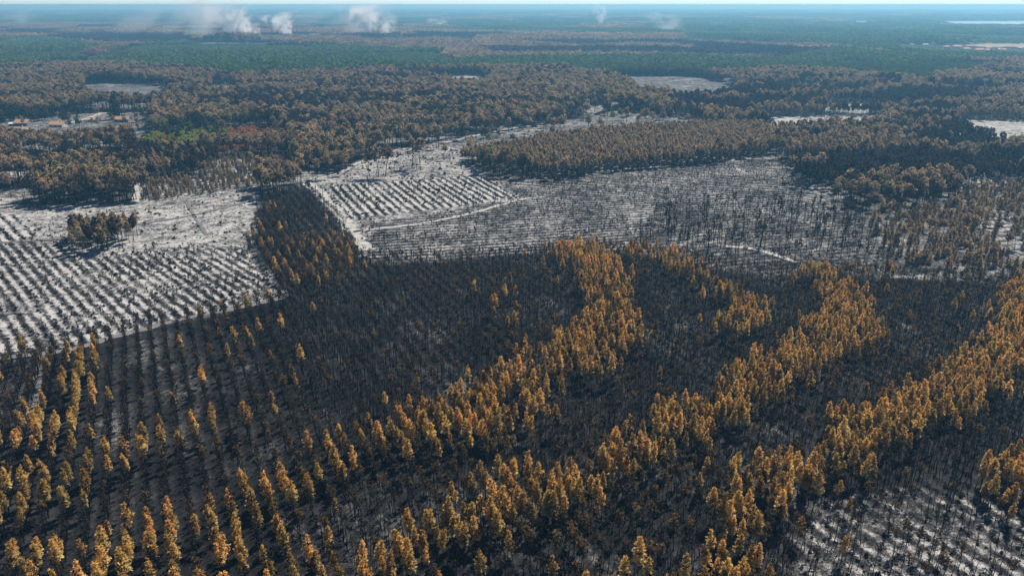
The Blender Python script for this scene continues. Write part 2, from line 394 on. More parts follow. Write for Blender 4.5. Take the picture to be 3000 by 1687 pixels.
def tube(pts, rad, sides=5):
    pts = np.asarray(pts, float); k = len(pts)
    ang = np.linspace(0, 2 * pi, sides, endpoint=False)
    v = []
    for p, q in zip(pts, rad):
        t = np.array([0, 0, 1.])
        v.append(p + q * np.stack([np.cos(ang), np.sin(ang), 0 * ang], 1))
    v = np.concatenate(v); f = []
    for i in range(k - 1):
        for j in range(sides):
            f.append((i * sides + j, i * sides + (j + 1) % sides, (i + 1) * sides + (j + 1) % sides, (i + 1) * sides + j))
    return v, np.array(f)

def stick(a, b, ra, rb):
    a, b = np.asarray(a, float), np.asarray(b, float)
    d = b - a; d /= np.linalg.norm(d) + 1e-9
    s = np.cross(d, [0.3, .2, 1.]); s /= np.linalg.norm(s) + 1e-9; t = np.cross(d, s)
    an = np.array([0, 2.1, 4.2]); ring = np.cos(an)[:, None] * s + np.sin(an)[:, None] * t
    v = np.concatenate([a + ring * ra, b + ring * rb])
    return v, np.array([(0, 1, 4, 3), (1, 2, 5, 4), (2, 0, 3, 5)])

def cat(parts):
    V, F, n = [], [], 0
    for v, f in parts:
        V.append(v); F.append(f + n); n += len(v)
    return np.concatenate(V), np.concatenate(F)

def trunk_geo(h, r0, r, lean=.25, br0=.3, br1=.95, nbr=10, brl=1.2):
    k = 5; z = np.linspace(-.3, h, k)
    off = np.cumsum(r.normal(0, lean, (k, 2)), 0); off[0] = 0; off -= off[1] * 0
    pts = np.c_[off, z]; rad = r0 * (1 - .8 * (z / h).clip(0, 1)); rad[0] *= 1.3
    parts = [tube(pts, rad)]
    axis = lambda zz: np.array([np.interp(zz, z, pts[:, 0]), np.interp(zz, z, pts[:, 1]), zz])
    for i in range(nbr):
        zz = h * r.uniform(br0, br1); a = r.uniform(0, 2 * pi); L = brl * r.uniform(.5, 1.2) * (1.15 - .6 * zz / h)
        p = axis(zz); q = p + np.array([cos(a) * L, sin(a) * L, L * r.uniform(.1, .6)])
        parts.append(stick(p, q, r0 * .28, r0 * .10))
    return cat(parts), axis

def crown_geo(r, z0, z1, R, shape, n, size, k, top, low, axis, shell=.55, up=.45, wid=.45, core=None, core_share=0, clump=0):
    """foliage: n tufts of k sprays in an envelope R*shape(t) between z0 and z1"""
    t = r.random(n * 3); w = np.array([shape(x) for x in t]); keep = r.random(n * 3) < w / max(w.max(), 1e-6) + .05
    t = t[keep][:n]; m = len(t)
    ph = r.uniform(0, 2 * pi, 5)
    a = r.uniform(0, 2 * pi, m)
    if clump:                                                     # gather the tufts on boughs
        nb = clump; ba = r.uniform(0, 2 * pi, nb); bt = r.random(nb)
        bi = r.integers(0, nb, m); a = ba[bi] + r.normal(0, .35, m); t = (bt[bi] + r.normal(0, .07, m)).clip(0, 1)
    lump = 1 + .22 * np.sin(3 * a + ph[0] + 7 * t) + .15 * np.sin(5 * a + ph[1] - 11 * t)
    rr = R * np.array([shape(x) for x in t]) * lump * (shell + (1 - shell) * r.random(m)) * np.where(r.random(m) < .25, r.uniform(.2, .7, m), 1)
    z = z0 + (z1 - z0) * t
    ax = np.array([axis(zz) for zz in z])
    out = np.stack([np.cos(a), np.sin(a), 0 * a], 1)
    c = ax + out * rr[:, None]
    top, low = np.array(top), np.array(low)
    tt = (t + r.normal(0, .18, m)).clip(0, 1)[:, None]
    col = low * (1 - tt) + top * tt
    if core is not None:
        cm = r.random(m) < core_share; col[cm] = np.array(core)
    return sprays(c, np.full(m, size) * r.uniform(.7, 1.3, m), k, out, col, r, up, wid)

oval = lambda t: (sin(pi * min(1, t * .92 + .08)) ** .75) * (1.2 - .85 * t)
cone = lambda t: (1 - t) ** .8 * min(1, .55 + t * 4) + .06
umbr = lambda t: (max(0, 1 - (2 * t - .85) ** 2 / 1.45)) ** .6
tuft = lambda t: .35 + .65 * sin(pi * t)

class Proto:
    """one tree model: trunk mesh, crown mesh, and both joined for the mass planting"""
    def __init__(s, name, tg, cg, bark, leaf):
        tv, tf = tg; cv, cf, cc = cg
        s.trunk = mesh_from(name + '_trunk', tv, tf, [bark])
        s.crown = mesh_from(name + '_crown', cv, cf, [leaf], col=cc)
        v = np.concatenate([tv, cv]); f = np.concatenate([tf, cf + len(tv)])
        col = np.concatenate([np.full((len(tv), 3), .02), cc])
        s.joined = mesh_from(name, v, f, [bark, leaf], np.r_[np.zeros(len(tf)), np.ones(len(cf))], col)

GOLD_T, GOLD_L = (.68, .38, .085), (.80, .65, .33)
def make_gold(i):
    r = np.random.default_rng(100 + i); h = 12
    tg, ax = trunk_geo(h - .6, .14, r, .12, .2, .6, 7, 1.0)
    z0 = r.uniform(4.6, 5.8)
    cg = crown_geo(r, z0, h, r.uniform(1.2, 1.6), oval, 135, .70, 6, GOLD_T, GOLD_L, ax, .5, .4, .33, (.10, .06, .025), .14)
    return Proto('scorched_pine', tg, cg, M_BARK, M_LEAF)
def make_olive(i):
    r = np.random.default_rng(200 + i); h = 10.4
    tg, ax = trunk_geo(h - .4, .13, r, .14, .25, .9, 12, 1.1)
    cg = crown_geo(r, r.uniform(5.5, 6.8), h, r.uniform(1.0, 1.3), tuft, 50, .65, 5, (.25, .15, .05), (.15, .11, .06), ax, .4, .35, .33, (.035, .028, .022), .35)
    return Proto('half_burnt_pine', tg, cg, M_BARK, M_LEAF)
def make_char(i):
    r = np.random.default_rng(300 + i); h = 10.6
    tg, ax = trunk_geo(h, .135, r, .16, .35, .97, 9, 1.1)
    n = [16, 9, 26, 5, 14, 8, 20, 3][i % 8]
    cg = crown_geo(r, h * .62, h, 1.0, tuft, n, .55, 5, (.05, .038, .028), (.022, .020, .02), ax, .4, .3, .4)
    return Proto('charred_pine', tg, cg, M_BARK, M_CHAR)
def make_mature(i, top=(.48, .345, .195), low=(.32, .255, .17), leaf=None):
    r = np.random.default_rng(400 + i); h = 20
    tg, ax = trunk_geo(h - 1, .27, r, .3, .5, .95, 14, 3.2)
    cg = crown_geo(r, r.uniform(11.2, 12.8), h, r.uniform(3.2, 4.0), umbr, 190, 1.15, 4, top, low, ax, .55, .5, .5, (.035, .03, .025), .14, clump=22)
    return Proto('mature_pine', tg, cg, M_BARK, leaf or M_LEAF)
def make_young(i, top=(.47, .34, .19), low=(.31, .25, .165)):
    r = np.random.default_rng(500 + i); h = 13
    tg, ax = trunk_geo(h - .5, .15, r, .12, .2, .6, 6, 1.0)
    cg = crown_geo(r, r.uniform(6.0, 7.2), h, r.uniform(1.6, 2.0), oval, 110, .9, 4, top, low, ax, .6, .4, .5, (.035, .03, .025), .12)
    return Proto('dense_pine', tg, cg, M_BARK, M_LEAF)
def make_cone(i):
    r = np.random.default_rng(600 + i); h = 7.2
    tg, ax = trunk_geo(h - .4, .11, r, .06, .1, .3, 4, .8)
    cg = crown_geo(r, .5, h, r.uniform(1.35, 1.6), cone, 150, .62, 4, (.50, .36, .20), (.36, .29, .19), ax, .65, .3, .5, (.05, .05, .03), .15)
    return Proto('conical_pine', tg, cg, M_BARK, M_LEAF)
def make_green(i):
    r = np.random.default_rng(700 + i); h = 18
    tg, ax = trunk_geo(h - 1, .25, r, .25, .45, .95, 10, 2.6)
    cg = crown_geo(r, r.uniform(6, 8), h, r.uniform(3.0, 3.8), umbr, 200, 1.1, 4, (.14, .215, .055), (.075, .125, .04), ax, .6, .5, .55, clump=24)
    return Proto('green_tree', tg, cg, M_BARK2, M_GREEN)
def make_fir():
    r = np.random.default_rng(720); h = 21
    tg, ax = trunk_geo(h - 1, .35, r, .1, .1, .3, 4, 1)
    cg = crown_geo(r, 1.0, h, 5.6, cone, 420, 1.3, 4, (.03, .10, .045), (.018, .06, .03), ax, .6, .25, .55)
    return Proto('fir_tree', tg, cg, M_BARK2, M_GREEN)
def make_oak(i):
    r = np.random.default_rng(740 + i); h = 13
    tg, ax = trunk_geo(h * .6, .3, r, .25, .4, .95, 10, 2.4)
    cg = crown_geo(r, 2.2, h, r.uniform(4.6, 5.6), lambda t: max(.05, sin(pi * (t * .8 + .14))) ** .6, 300, 1.2, 4, (.075, .075, .055), (.035, .045, .032), ax, .6, .4, .55)
    return Proto('broadleaf_tree', tg, cg, M_BARK2, M_GREEN)
def make_sapling(i):
    r = np.random.default_rng(800 + i); h = 2.6
    tg, ax = trunk_geo(h, .05, r, .05, .2, .95, 9, .55)
    cg = crown_geo(r, .6, h, .5, tuft, 10, .4, 4, (.055, .04, .03), (.03, .027, .025), ax, .4, .3, .4)
    return Proto('burnt_sapling', tg, cg, M_BARK, M_CHAR)
def make_scrub(i, top=(.035, .03, .026), low=(.018, .017, .017), sz=.55):
    r = np.random.default_rng(850 + i)
    st = [stick((0, 0, 0), (r.normal(0, .4), r.normal(0, .4), r.uniform(.5, 1.1)), .04, .02) for _ in range(5)]
    cg = crown_geo(r, .05, .85, .8, lambda t: 1 - .5 * t, 26, sz, 4, top, low, lambda z: np.array([0, 0, z]), .3, .35, .35)
    return Proto('burnt_scrub', cat(st), cg, M_BARK, M_CHAR)
def make_bush(i, top, low):
    r = np.random.default_rng(900 + i)
    st = [stick((0, 0, 0), (r.normal(0, .6), r.normal(0, .6), r.uniform(1.5, 2.5)), .07, .03) for _ in range(5)]
    cg = crown_geo(r, .3, 3.6, 2.2, lambda t: sin(pi * (t * .8 + .15)) ** .6, 90, .9, 4, top, low, lambda z: np.array([0, 0, z]), .45, .5, .5)
    return Proto('bush', cat(st), cg, M_BARK, M_GREEN)

GOLD = [make_gold(i) for i in range(8)]
OLIVE = [make_olive(i) for i in range(6)]
CHAR = [make_char(i) for i in range(8)]
MATURE = [make_mature(i) for i in range(6)]
MATURE_G = [make_mature(20 + i, (.38, .34, .18), (.27, .255, .155)) for i in range(2)]
MATURE_D = [make_mature(30 + i, (.12, .09, .065), (.06, .052, .045), M_CHAR) for i in range(3)]
YOUNG = [make_young(i) for i in range(5)]
YOUNG_D = [make_young(20 + i, (.09, .068, .05), (.04, .036, .033)) for i in range(3)]
CONE = [make_cone(i) for i in range(5)]
GREEN = [make_green(i) for i in range(4)]
OAK = [make_oak(i) for i in range(3)]
SAPL = [make_sapling(i) for i in range(4)]
SCRUB = [make_scrub(i) for i in range(4)] + [make_scrub(9, (.12, .065, .03), (.04, .03, .022))]
BUSH_G = [make_bush(i, (.34, .42, .07), (.17, .22, .05)) for i in range(2)]
BUSH_O = [make_bush(4 + i, (.48, .24, .09), (.26, .15, .07)) for i in range(2)]

# ------------------------------------------------------------------ mass planting by geometry nodes
def instancer(name, label, protos, pts, scale, rot, pick, cat_=None):
    """pts (n,3); every point carries its own scale, turn and model"""
    pc = bpy.data.collections.new(name + '_models')
    for i, p in enumerate(protos):
        me = p.joined if isinstance(p, Proto) else p
        pc.objects.link(bpy.data.objects.new('%s_%02d' % (name, i), me))
    me = bpy.data.meshes.new(name)
    me.vertices.add(len(pts)); me.vertices.foreach_set('co', np.asarray(pts, np.float32).ravel())
    sc3 = np.asarray(scale, np.float32)
    if sc3.ndim == 1: sc3 = np.stack([sc3] * 3, 1)
    a = me.attributes.new('tree_scale', 'FLOAT_VECTOR', 'POINT'); a.data.foreach_set('vector', sc3.ravel())
    ro = np.asarray(rot, np.float32)
    if ro.ndim == 1: ro = np.stack([0 * ro, 0 * ro, ro], 1)
    a = me.attributes.new('tree_turn', 'FLOAT_VECTOR', 'POINT'); a.data.foreach_set('vector', ro.ravel())
    a = me.attributes.new('tree_model', 'INT', 'POINT'); a.data.foreach_set('value', np.asarray(pick, np.int32))
    me.update()
    ng = bpy.data.node_groups.new(name, 'GeometryNodeTree')
    ng.interface.new_socket('Geometry', in_out='INPUT', socket_type='NodeSocketGeometry')
    ng.interface.new_socket('Geometry', in_out='OUTPUT', socket_type='NodeSocketGeometry')
    N, L = ng.nodes, ng.links
    gi, go = N.new('NodeGroupInput'), N.new('NodeGroupOutput')
    ci = N.new('GeometryNodeCollectionInfo'); ci.inputs['Collection'].default_value = pc
    ci.inputs['Separate Children'].default_value = True; ci.inputs['Reset Children'].default_value = True
    ip = N.new('GeometryNodeInstanceOnPoints'); ip.inputs['Pick Instance'].default_value = True
    def na(nm, ty):
        x = N.new('GeometryNodeInputNamedAttribute'); x.data_type = ty; x.inputs['Name'].default_value = nm
        return [s for s in x.outputs if s.enabled][0]
    er = N.new('FunctionNodeEulerToRotation')
    L.new(gi.outputs[0], ip.inputs['Points']); L.new(ci.outputs[0], ip.inputs['Instance'])
    L.new(na('tree_model', 'INT'), ip.inputs['Instance Index'])
    L.new(na('tree_turn', 'FLOAT_VECTOR'), er.inputs[0]); L.new(er.outputs[0], ip.inputs['Rotation'])
    L.new(na('tree_scale', 'FLOAT_VECTOR'), ip.inputs['Scale']); L.new(ip.outputs[0], go.inputs[0])
    o = obj(name, me)
    md = o.modifiers.new('planting', 'NODES'); md.node_group = ng
    return tag(o, label, cat_, kind='stuff')

def relief_at(X, Y): return .35 * (fbm(X / 18, Y / 18, 77) - .5)

class Planting:
    """collects one kind of tree; the nearest become objects of their own, the rest one mass"""
    def __init__(s, name, protos): s.name, s.protos = name, protos; s.x = []; s.y = []; s.sc = []; s.pk = []; s.lab = []
    def add(s, X, Y, scale, pick, lab):
        s.x.append(X); s.y.append(Y); s.sc.append(scale); s.pk.append(pick); s.lab.append(np.full(len(X), lab) if np.isscalar(lab) else lab)
    def build(s, n_ind, labels, cat_, mass_name, mass_label, lean=.03):
        X, Y, S, K, Lb = map(np.concatenate, (s.x, s.y, s.sc, s.pk, s.lab))
        Zz = relief_at(X, Y); n = len(X)
        rot = rng.uniform(0, 2 * pi, n); tilt = rng.normal(0, lean, (n, 2))
        u, v = pix(X, Y, 7.0 * S)
        vis = (u > 4) & (u < W0 - 4) & (v > 0) & (v < H0 - 6)
        d = np.where(vis, np.hypot(X, Y) / S, 1e9)
        order = np.argsort(d); ind = order[:n_ind]; ind = ind[d[ind] < 1e8]
        rest = np.setdiff1d(np.arange(n), ind)
        for i in ind:
            p = s.protos[K[i]]
            e = bpy.data.objects.new(s.name, None); e.empty_display_size = .5; COL.objects.link(e)
            e.location = (X[i], Y[i], Zz[i]); e.rotation_euler = (tilt[i, 0], tilt[i, 1], rot[i]); e.scale = (S[i],) * 3
            lb, gr = labels[int(Lb[i])]
            tag(e, lb, cat_, gr)
            obj('trunk', p.trunk, e); obj('crown', p.crown, e)
        if len(rest):
            instancer(mass_name, mass_label, s.protos, np.stack([X[rest], Y[rest], Zz[rest]], 1), S[rest], np.c_[tilt[rest], rot[rest]], K[rest])
        print(s.name, n, 'individuals', len(ind))

# ------------------------------------------------------------------ near plantation, in straight rows
def view_mask(X, Y, mx=260, my=330):
    u, v = pix(X, Y, 0); u2, v2 = pix(X, Y, 12)
    return (Y > 40) & (u > -mx) & (u < W0 + mx) & (v2 < H0 + my)

a_ = np.arange(-700, 900, 1.25); b_ = np.arange(-700, 700, 4.2)
A, B = np.meshgrid(a_, b_); A = A.ravel(); B = B.ravel()
A = A + rng.normal(0, .3, A.size); B = B + rng.normal(0, .13, B.size)
pX = A * sin(ROW_AZ) + B * cos(ROW_AZ); pY = A * cos(ROW_AZ) - B * sin(ROW_AZ)
k = view_mask(pX, pY); pX, pY = pX[k], pY[k]
u, v = pix(pX, pY, 0); k = inside(u, v, Z_PLANT); pX, pY = pX[k], pY[k]; u, v = u[k], v[k]
thin = inside(u, v, Z_THIN)
gap = fbm(pX / 9, pY / 9, 12)
keep = np.interp(np.hypot(pX, pY), [170, 300], [.74, .95])
k = (rng.random(len(pX)) < np.where(thin, .42, keep)) & (gap > .17)
pX, pY, thin, u, v = pX[k], pY[k], thin[k], u[k], v[k]
cu, cv = pix(pX, pY, 6.0)
e1 = (fbm(pX / 14, pY / 14, 3) - .5) * 7 * FPX / np.hypot(pX, pY)
feather = rng.normal(0, 2.6, (2, len(pX))) * FPX / np.hypot(pX, pY)   # metres -> pixels: soft band edges
cu2, cv2 = cu + e1 + feather[0], cv + e1 * .7 + feather[1] * .45
gold_p = np.full(len(pX), .010); band = np.full(len(pX), 'none', dtype=object)
for nm, p_, poly in BANDS:
    m = inside(cu2, cv2, poly); gold_p[m] = p_; band[m] = nm
olive_p = np.where(gold_p > .6, .8, np.where(gold_p > .1, .16, .08 + .22 * (fbm(pX / 30, pY / 30, 44) > .56)))
olive_p[band == 'strip'] = .5
gold_p *= np.where(gold_p < .85, .55 + .9 * fbm(pX / 12, pY / 12, 8), 1)
gold_p[thin & (band == 'none')] = .02
z = rng.random(len(pX)); z2 = rng.random(len(pX))
is_g = z < gold_p; is_o = ~is_g & (z2 < olive_p); is_c = ~is_g & ~is_o
hs = .9 + .22 * rng.random(len(pX)) * 1.0
hs = hs * np.interp(np.hypot(pX, pY), [150, 330], [.76, .63]) * (.9 + .2 * fbm(pX / 25, pY / 25, 18))   # younger, lower trees farther into the plantation
hs = np.where(thin, hs * .8, hs)
pg, po, pc = Planting('scorched_pine', GOLD), Planting('half_burnt_pine', OLIVE), Planting('charred_pine', CHAR)
Z_B1 = P((1480, 940), (1600, 860), (1940, 600), (2080, 740), (1850, 910), (1560, 1090), (1280, 1200), (900, 1370), (830, 1200), (1100, 1120), (1380, 1040))
Z_B2 = P((2030, 600), (2560, 650), (2510, 800), (2300, 950), (2060, 1110), (1800, 1170), (1830, 1250), (1780, 1330), (1730, 1449), (1730, 1700), (900, 1700), (1000, 1449), (1080, 1400), (1440, 1250), (1800, 1060), (2100, 900), (2240, 850))
BI = {'none': 0, 'rows': 1, 'inner': 2, 'side': 2, 'middle': 3, 'outer': 4, 'edge': 5, 'strip': 2}
bi = np.array([BI[b] for b in band]); bi = np.where(thin & (bi == 0), 6, bi)
bi = np.where((bi == 0) & inside(cu, cv, Z_B1), 8, bi); bi = np.where((bi == 0) & inside(cu, cv, Z_B2), 9, bi)
bi = np.where((bi == 0) & (cu > 2250), 10, bi)
pg.add(pX[is_g], pY[is_g], hs[is_g] * rng.uniform(.8, 1.15, is_g.sum()), rng.integers(0, len(GOLD), is_g.sum()), bi[is_g])
po.add(pX[is_o], pY[is_o], hs[is_o], rng.integers(0, len(OLIVE), is_o.sum()), bi[is_o])
pc.add(pX[is_c], pY[is_c], hs[is_c], rng.integers(0, len(CHAR), is_c.sum()), bi[is_c])

# ------------------------------------------------------------------ middle distance: jittered grid, kind by zone
sp = 3.4
A, B = np.meshgrid(np.arange(-900, 900, sp), np.arange(230, 1420, sp))
mX = A.ravel() + rng.uniform(-1.3, 1.3, A.size); mY = B.ravel() + rng.uniform(-1.3, 1.3, A.size)
k = view_mask(mX, mY); mX, mY = mX[k], mY[k]
u, v = pix(mX, mY, 0)
w_ = (fbm(mX / 20, mY / 20, 15) - .5) * 10 * FPX / np.hypot(mX, mY); u, v = u + w_, v + w_ * .3
kind = np.full(len(mX), 'M', dtype=object); dens = np.full(len(mX), .48)
kind[v > 640] = 'O'; dens[v > 640] = 0
def zset(poly, kd, dn):
    m = inside(u, v, poly); kind[m] = kd; dens[m] = dn
fu, fv = pix(mX, mY, 13.0)
lu, lv = rot_uv(mX, mY, radians(72))
lane_gap = np.abs(fbm(lu / 260, lv / 95, 41, 2) - .5) < .03
dens[lane_gap] = .02
for q in F_GREEN: m = inside(fu + w_, fv, q) & (np.hypot(mX, mY) > 1050); kind[m] = 'G'; dens[m] = .5
zset(Z_DARKR, 'DR', .5)
for q in (Z_LANE, Z_SAND, Z_LINES, Z_PARCEL, Z_FIELD, Z_K1, Z_K2, Z_K3, Z_K4, Z_K5, Z_K6, Z_OPEN2): zset(q, 'O', 0)
zset(Z_YOUNG, 'Y', 1.0); zset(Z_POLES, 'K', .34); zset(Z_CONES, 'C', .42); zset(Z_OPENR, 'C', .12); zset(Z_CLUMP, 'M', .42)
zset(Z_VILLAGE, 'V', .012); zset(Z_SCRUB, 'S', .5); zset(Z_BUSH, 'B', .3); zset(Z_DARKY, 'YD', .8); zset(Z_GROVE, 'GR', .8)
zset(Z_LANE, 'L', .03)
zset(Z_PLANT, 'O', 0)
dens = dens * np.where(kind == 'M', .55 + .9 * fbm(mX / 40, mY / 40, 21), 1)
k = rng.random(len(mX)) < dens
mX, mY, kind, u, v = mX[k], mY[k], kind[k], u[k], v[k]
n = len(mX); q1 = rng.random(n); big = fbm(mX / 70, mY / 45, 61); su, sv = rot_uv(mX, mY, radians(70)); streak = fbm(su / 90, sv / 28, 62)
hvar = rng.uniform(.78, 1.12, n) * (.85 + .3 * fbm(mX / 60, mY / 60, 9))
def R_(m, L): return rng.integers(0, L, m.sum())
pm_ = Planting('mature_pine', MATURE + MATURE_G + MATURE_D)
isM = np.isin(kind, ['M', 'L'])
pick = np.where(q1 < .70, rng.integers(0, 6, n), np.where(q1 < .88, rng.integers(6, 8, n), rng.integers(8, 11, n)))
pick = np.where((big > .60) & (q1 > .3), rng.integers(8, 11, n), pick)
lab = np.where(kind == 'GR', 1, np.where((v > 520) & (u > 2300), 2, np.where((u < 420), 3, 4)))
scM = np.where((v > 520) & (u > 2300), .74, .83) * hvar
pm_.add(mX[isM], mY[isM], scM[isM], pick[isM], lab[isM])
# right-hand stands: charred dark with brown streaks
m = kind == 'DR'; br = (streak > .52) & m; dk = m & ~br
young_all = Planting('dense_pine', YOUNG + YOUNG_D)
m1 = br & (q1 < .75); young_all.add(mX[m1], mY[m1], hvar[m1] * .95, R_(m1, 5), 0)
m1 = br & (q1 >= .75); pm_.add(mX[m1], mY[m1], hvar[m1] * .75, R_(m1, 6), 4)
m1 = dk & (q1 < .8); young_all.add(mX[m1], mY[m1], hvar[m1] * .92, 5 + R_(m1, 3), 0)
m1 = dk & (q1 >= .8); pm_.add(mX[m1], mY[m1], hvar[m1] * .72, 8 + R_(m1, 3), 4)
m = kind == 'V'; pm_.add(mX[m], mY[m], hvar[m] * .5, R_(m, 8), 6)
m = kind == 'G'; greens = (mX[m], mY[m], hvar[m])
m = kind == 'Y'; young_all.add(mX[m], mY[m], hvar[m] * .88, R_(m, 5), 1)
m = kind == 'GR'; young_all.add(mX[m], mY[m], hvar[m] * .92, np.where(q1[m] < .72, R_(m, 5), 5 + R_(m, 3)), 3)
m = kind == 'YD'; young_all.add(mX[m], mY[m], hvar[m] * .95, np.where(q1[m] < .35, R_(m, 5), 5 + R_(m, 3)), 2)
m = kind == 'K'; pc.add(mX[m], mY[m], hvar[m] * 1.25, R_(m, len(CHAR)), 7)
cones = Planting('conical_pine', CONE)
m = (kind == 'C') & (q1 < .85); cones.add(mX[m], mY[m], rng.uniform(.55, 1.05, m.sum()), R_(m, 5), 0)
m = (kind == 'C') & (q1 >= .85); pm_.add(mX[m], mY[m], hvar[m] * .5, R_(m, 6), 2)
m = kind == 'S'; cones.add(mX[m], mY[m], rng.uniform(.45, .8, m.sum()), R_(m, 5), 1)
m = (kind == 'S') & (q1 > .9); pm_.add(mX[m], mY[m], hvar[m] * .45, R_(m, 8), 4)
m = (kind == 'B')
bx, by, bu = mX[m], mY[m], u[m]
instancer('undergrowth', 'green and rust brown bushes at the forest edge', BUSH_G + BUSH_O, np.c_[bx, by, relief_at(bx, by)], rng.uniform(.8, 1.5, m.sum()), rng.uniform(0, 6, m.sum()),
          np.where((bu < 660) & (rng.random(len(bu)) < .75), rng.integers(0, 2, len(bu)), rng.integers(2, 4, len(bu))))
m = (kind == 'B') & (q1 > .965); pm_.add(mX[m], mY[m], hvar[m] * .85, 6 + R_(m, 2), 4)

# tall lone pines on the sand, placed one by one
for (x, y, s_, pk) in ((1084, 520, .95, 0), (1110, 518, 1.08, 1), (1129, 518, 1.1, 2), (1207, 493, 1.12, 3), (1232, 498, 1.1, 4), (962, 523, .8, 5), (1010, 512, .72, 0), (930, 524, .7, 1), (1060, 480, .9, 3), (1300, 470, .6, 2), (1430, 470, .6, 4),
                       (2320, 530, .85, 1), (2350, 528, .9, 2), (2372, 532, .85, 3), (2395, 528, .9, 4)):
    g = ground(x, y); pm_.add(np.array([g[0]]), np.array([g[1]]), np.array([s_]), np.array([pk]), 5 if x < 1250 else 4)

G_L = {
    8: ('lone golden pine amid blackened trunks between the curving and the long diagonal golden bands', 'lone golden pines between the curving and the long diagonal golden bands'),
    9: ('lone golden pine amid blackened trunks between the long diagonal and the dense golden bands', 'lone golden pines between the long diagonal and the dense golden bands'),
    10: ('lone golden pine amid blackened trunks beyond the dense golden band', 'lone golden pines beyond the dense golden band'),
    0: ('lone golden pine amid blackened trunks between the ash track and the curving band', 'lone golden pines by the curving band'),
    1: ('golden scorched pine in the widely spaced straight rows beside the ash track', 'golden pines in the wide straight rows'),
    2: ('golden scorched pine in the curving band that ends at the pale lined field', 'golden pines of the curving band'),
    3: ('golden scorched pine in the long diagonal band between two charred stands', 'golden pines of the long diagonal band'),
    4: ('golden scorched pine in the dense band bordering the sparse white-streaked clearing', 'golden pines of the dense band by the clearing'),
    5: ('golden scorched pine at the far border of the white-streaked clearing', 'golden pines apart at the clearing border'),
    6: ('short golden pine standing inside the white-streaked clearing', 'short golden pines in the clearing'),
}
pg.build(300, G_L, 'pine tree', 'scorched_pine_forest', 'golden scorched pines filling the farther bands of the plantation')
O_L = {
    8: ('half-burnt pine with thin brown crown between the curving and the long diagonal golden bands', 'half-burnt pines between the curving and the long diagonal golden bands'),
    9: ('half-burnt pine with thin brown crown between the long diagonal and the dense golden bands', 'half-burnt pines between the long diagonal and the dense golden bands'),
    10: ('half-burnt pine with thin brown crown beyond the dense golden band', 'half-burnt pines beyond the dense golden band'),
    0: ('half-burnt pine with thin brown crown between the ash track and the curving golden band', 'half-burnt pines by the curving band'),
    1: ('half-burnt pine with thin brown crown in the wide straight rows by the ash track', 'half-burnt pines in the wide straight rows'),
    2: ('half-burnt pine with thin brown crown inside the curving golden band', 'half-burnt pines of the curving band'),
    3: ('half-burnt pine with thin brown crown inside the long diagonal golden band', 'half-burnt pines of the diagonal band'),
    4: ('half-burnt pine with thin brown crown inside the dense golden band by the clearing', 'half-burnt pines of the dense band'),
    5: ('half-burnt pine with thin brown crown at the border of the white-streaked clearing', 'half-burnt pines at the clearing border'),
    6: ('half-burnt pine with thin brown crown inside the white-streaked clearing', 'half-burnt pines in the clearing'),
}
po.build(300, O_L, 'pine tree', 'half_burnt_pine_forest', 'half-burnt dull brown pines across the plantation')
C_L = {
    8: ('charred black pine with bare thin trunk between the curving and the long diagonal golden bands', 'charred pines between the curving and the long diagonal golden bands'),
    9: ('charred black pine with bare thin trunk between the long diagonal and the dense golden bands', 'charred pines between the long diagonal and the dense golden bands'),
    10: ('charred black pine with bare thin trunk beyond the dense golden band', 'charred pines beyond the dense golden band'),
    0: ('charred black pine with bare thin trunk between the ash track and the curving golden band', 'charred pines by the curving band'),
    1: ('charred black pine in the wide straight rows among golden trees', 'charred pines in the wide straight rows'),
    2: ('charred black pine inside the curving golden band', 'charred pines of the curving band'),
    3: ('charred black pine inside the long diagonal golden band', 'charred pines of the diagonal band'),
    4: ('charred black pine inside the dense golden band by the clearing', 'charred pines of the dense band'),
    5: ('charred black pine at the border of the white-streaked clearing', 'charred pines at the clearing border'),
    6: ('thin charred pole standing inside the white-streaked clearing', 'charred poles in the clearing'),
    7: ('tall black pole pine on the pale ground beside the small conical pines', 'black pole pines on pale ground'),
}
pc.build(300, C_L, 'pine tree', 'charred_pine_forest', 'charred black pine trunks filling the plantation')
M_L = {
    2: ('tall brown pine in the clump beside the small conical pines', 'tall pines beside the conical pines'),
    3: ('tall scorched pine at the forest edge behind the white field', 'pines at the forest edge behind the white field'),
    4: ('tall scorched brown pine of the wide forest beyond the clearings', 'pines of the wide brown forest'),
    6: ('short scorched pine in the gardens of the orange-roofed hamlet', 'short pines of the hamlet'),
    5: ('very tall lone pine with flat brown crown on white sand by the ribbed clearing', 'tall lone pines on the sand'),
}
pm_.build(300, M_L, 'pine tree', 'brown_pine_forest', 'scorched brown mature pine forest beyond the clearings')
Y_L = {3: ('slender brown pine of the small grove standing in the white field', 'pines of the grove in the white field'),
       0: ('burnt pine of the dark streaked stand behind the tall pine clump', 'pines of the dark streaked stand'),
       1: ('slim brown pine packed in the dense stand above the finely lined field', 'pines of the dense stand'),
       2: ('dark burnt pine in the dense block beside the scrub', 'pines of the dark block by the scrub')}
young_all.build(300, Y_L, 'pine tree', 'dense_pine_forest', 'dense stands of brown and blackened young pines')
K_L = {0: ('small conical brown-green pine on ashy ground beside the tall pine clump', 'small conical pines'),
       1: ('little brown pine of the scrubby young plot by the white field', 'little pines of the scrubby plot')}
cones.build(300, K_L, 'pine tree', 'small_pine_thicket', 'little brown pines of the scrubby young plot')

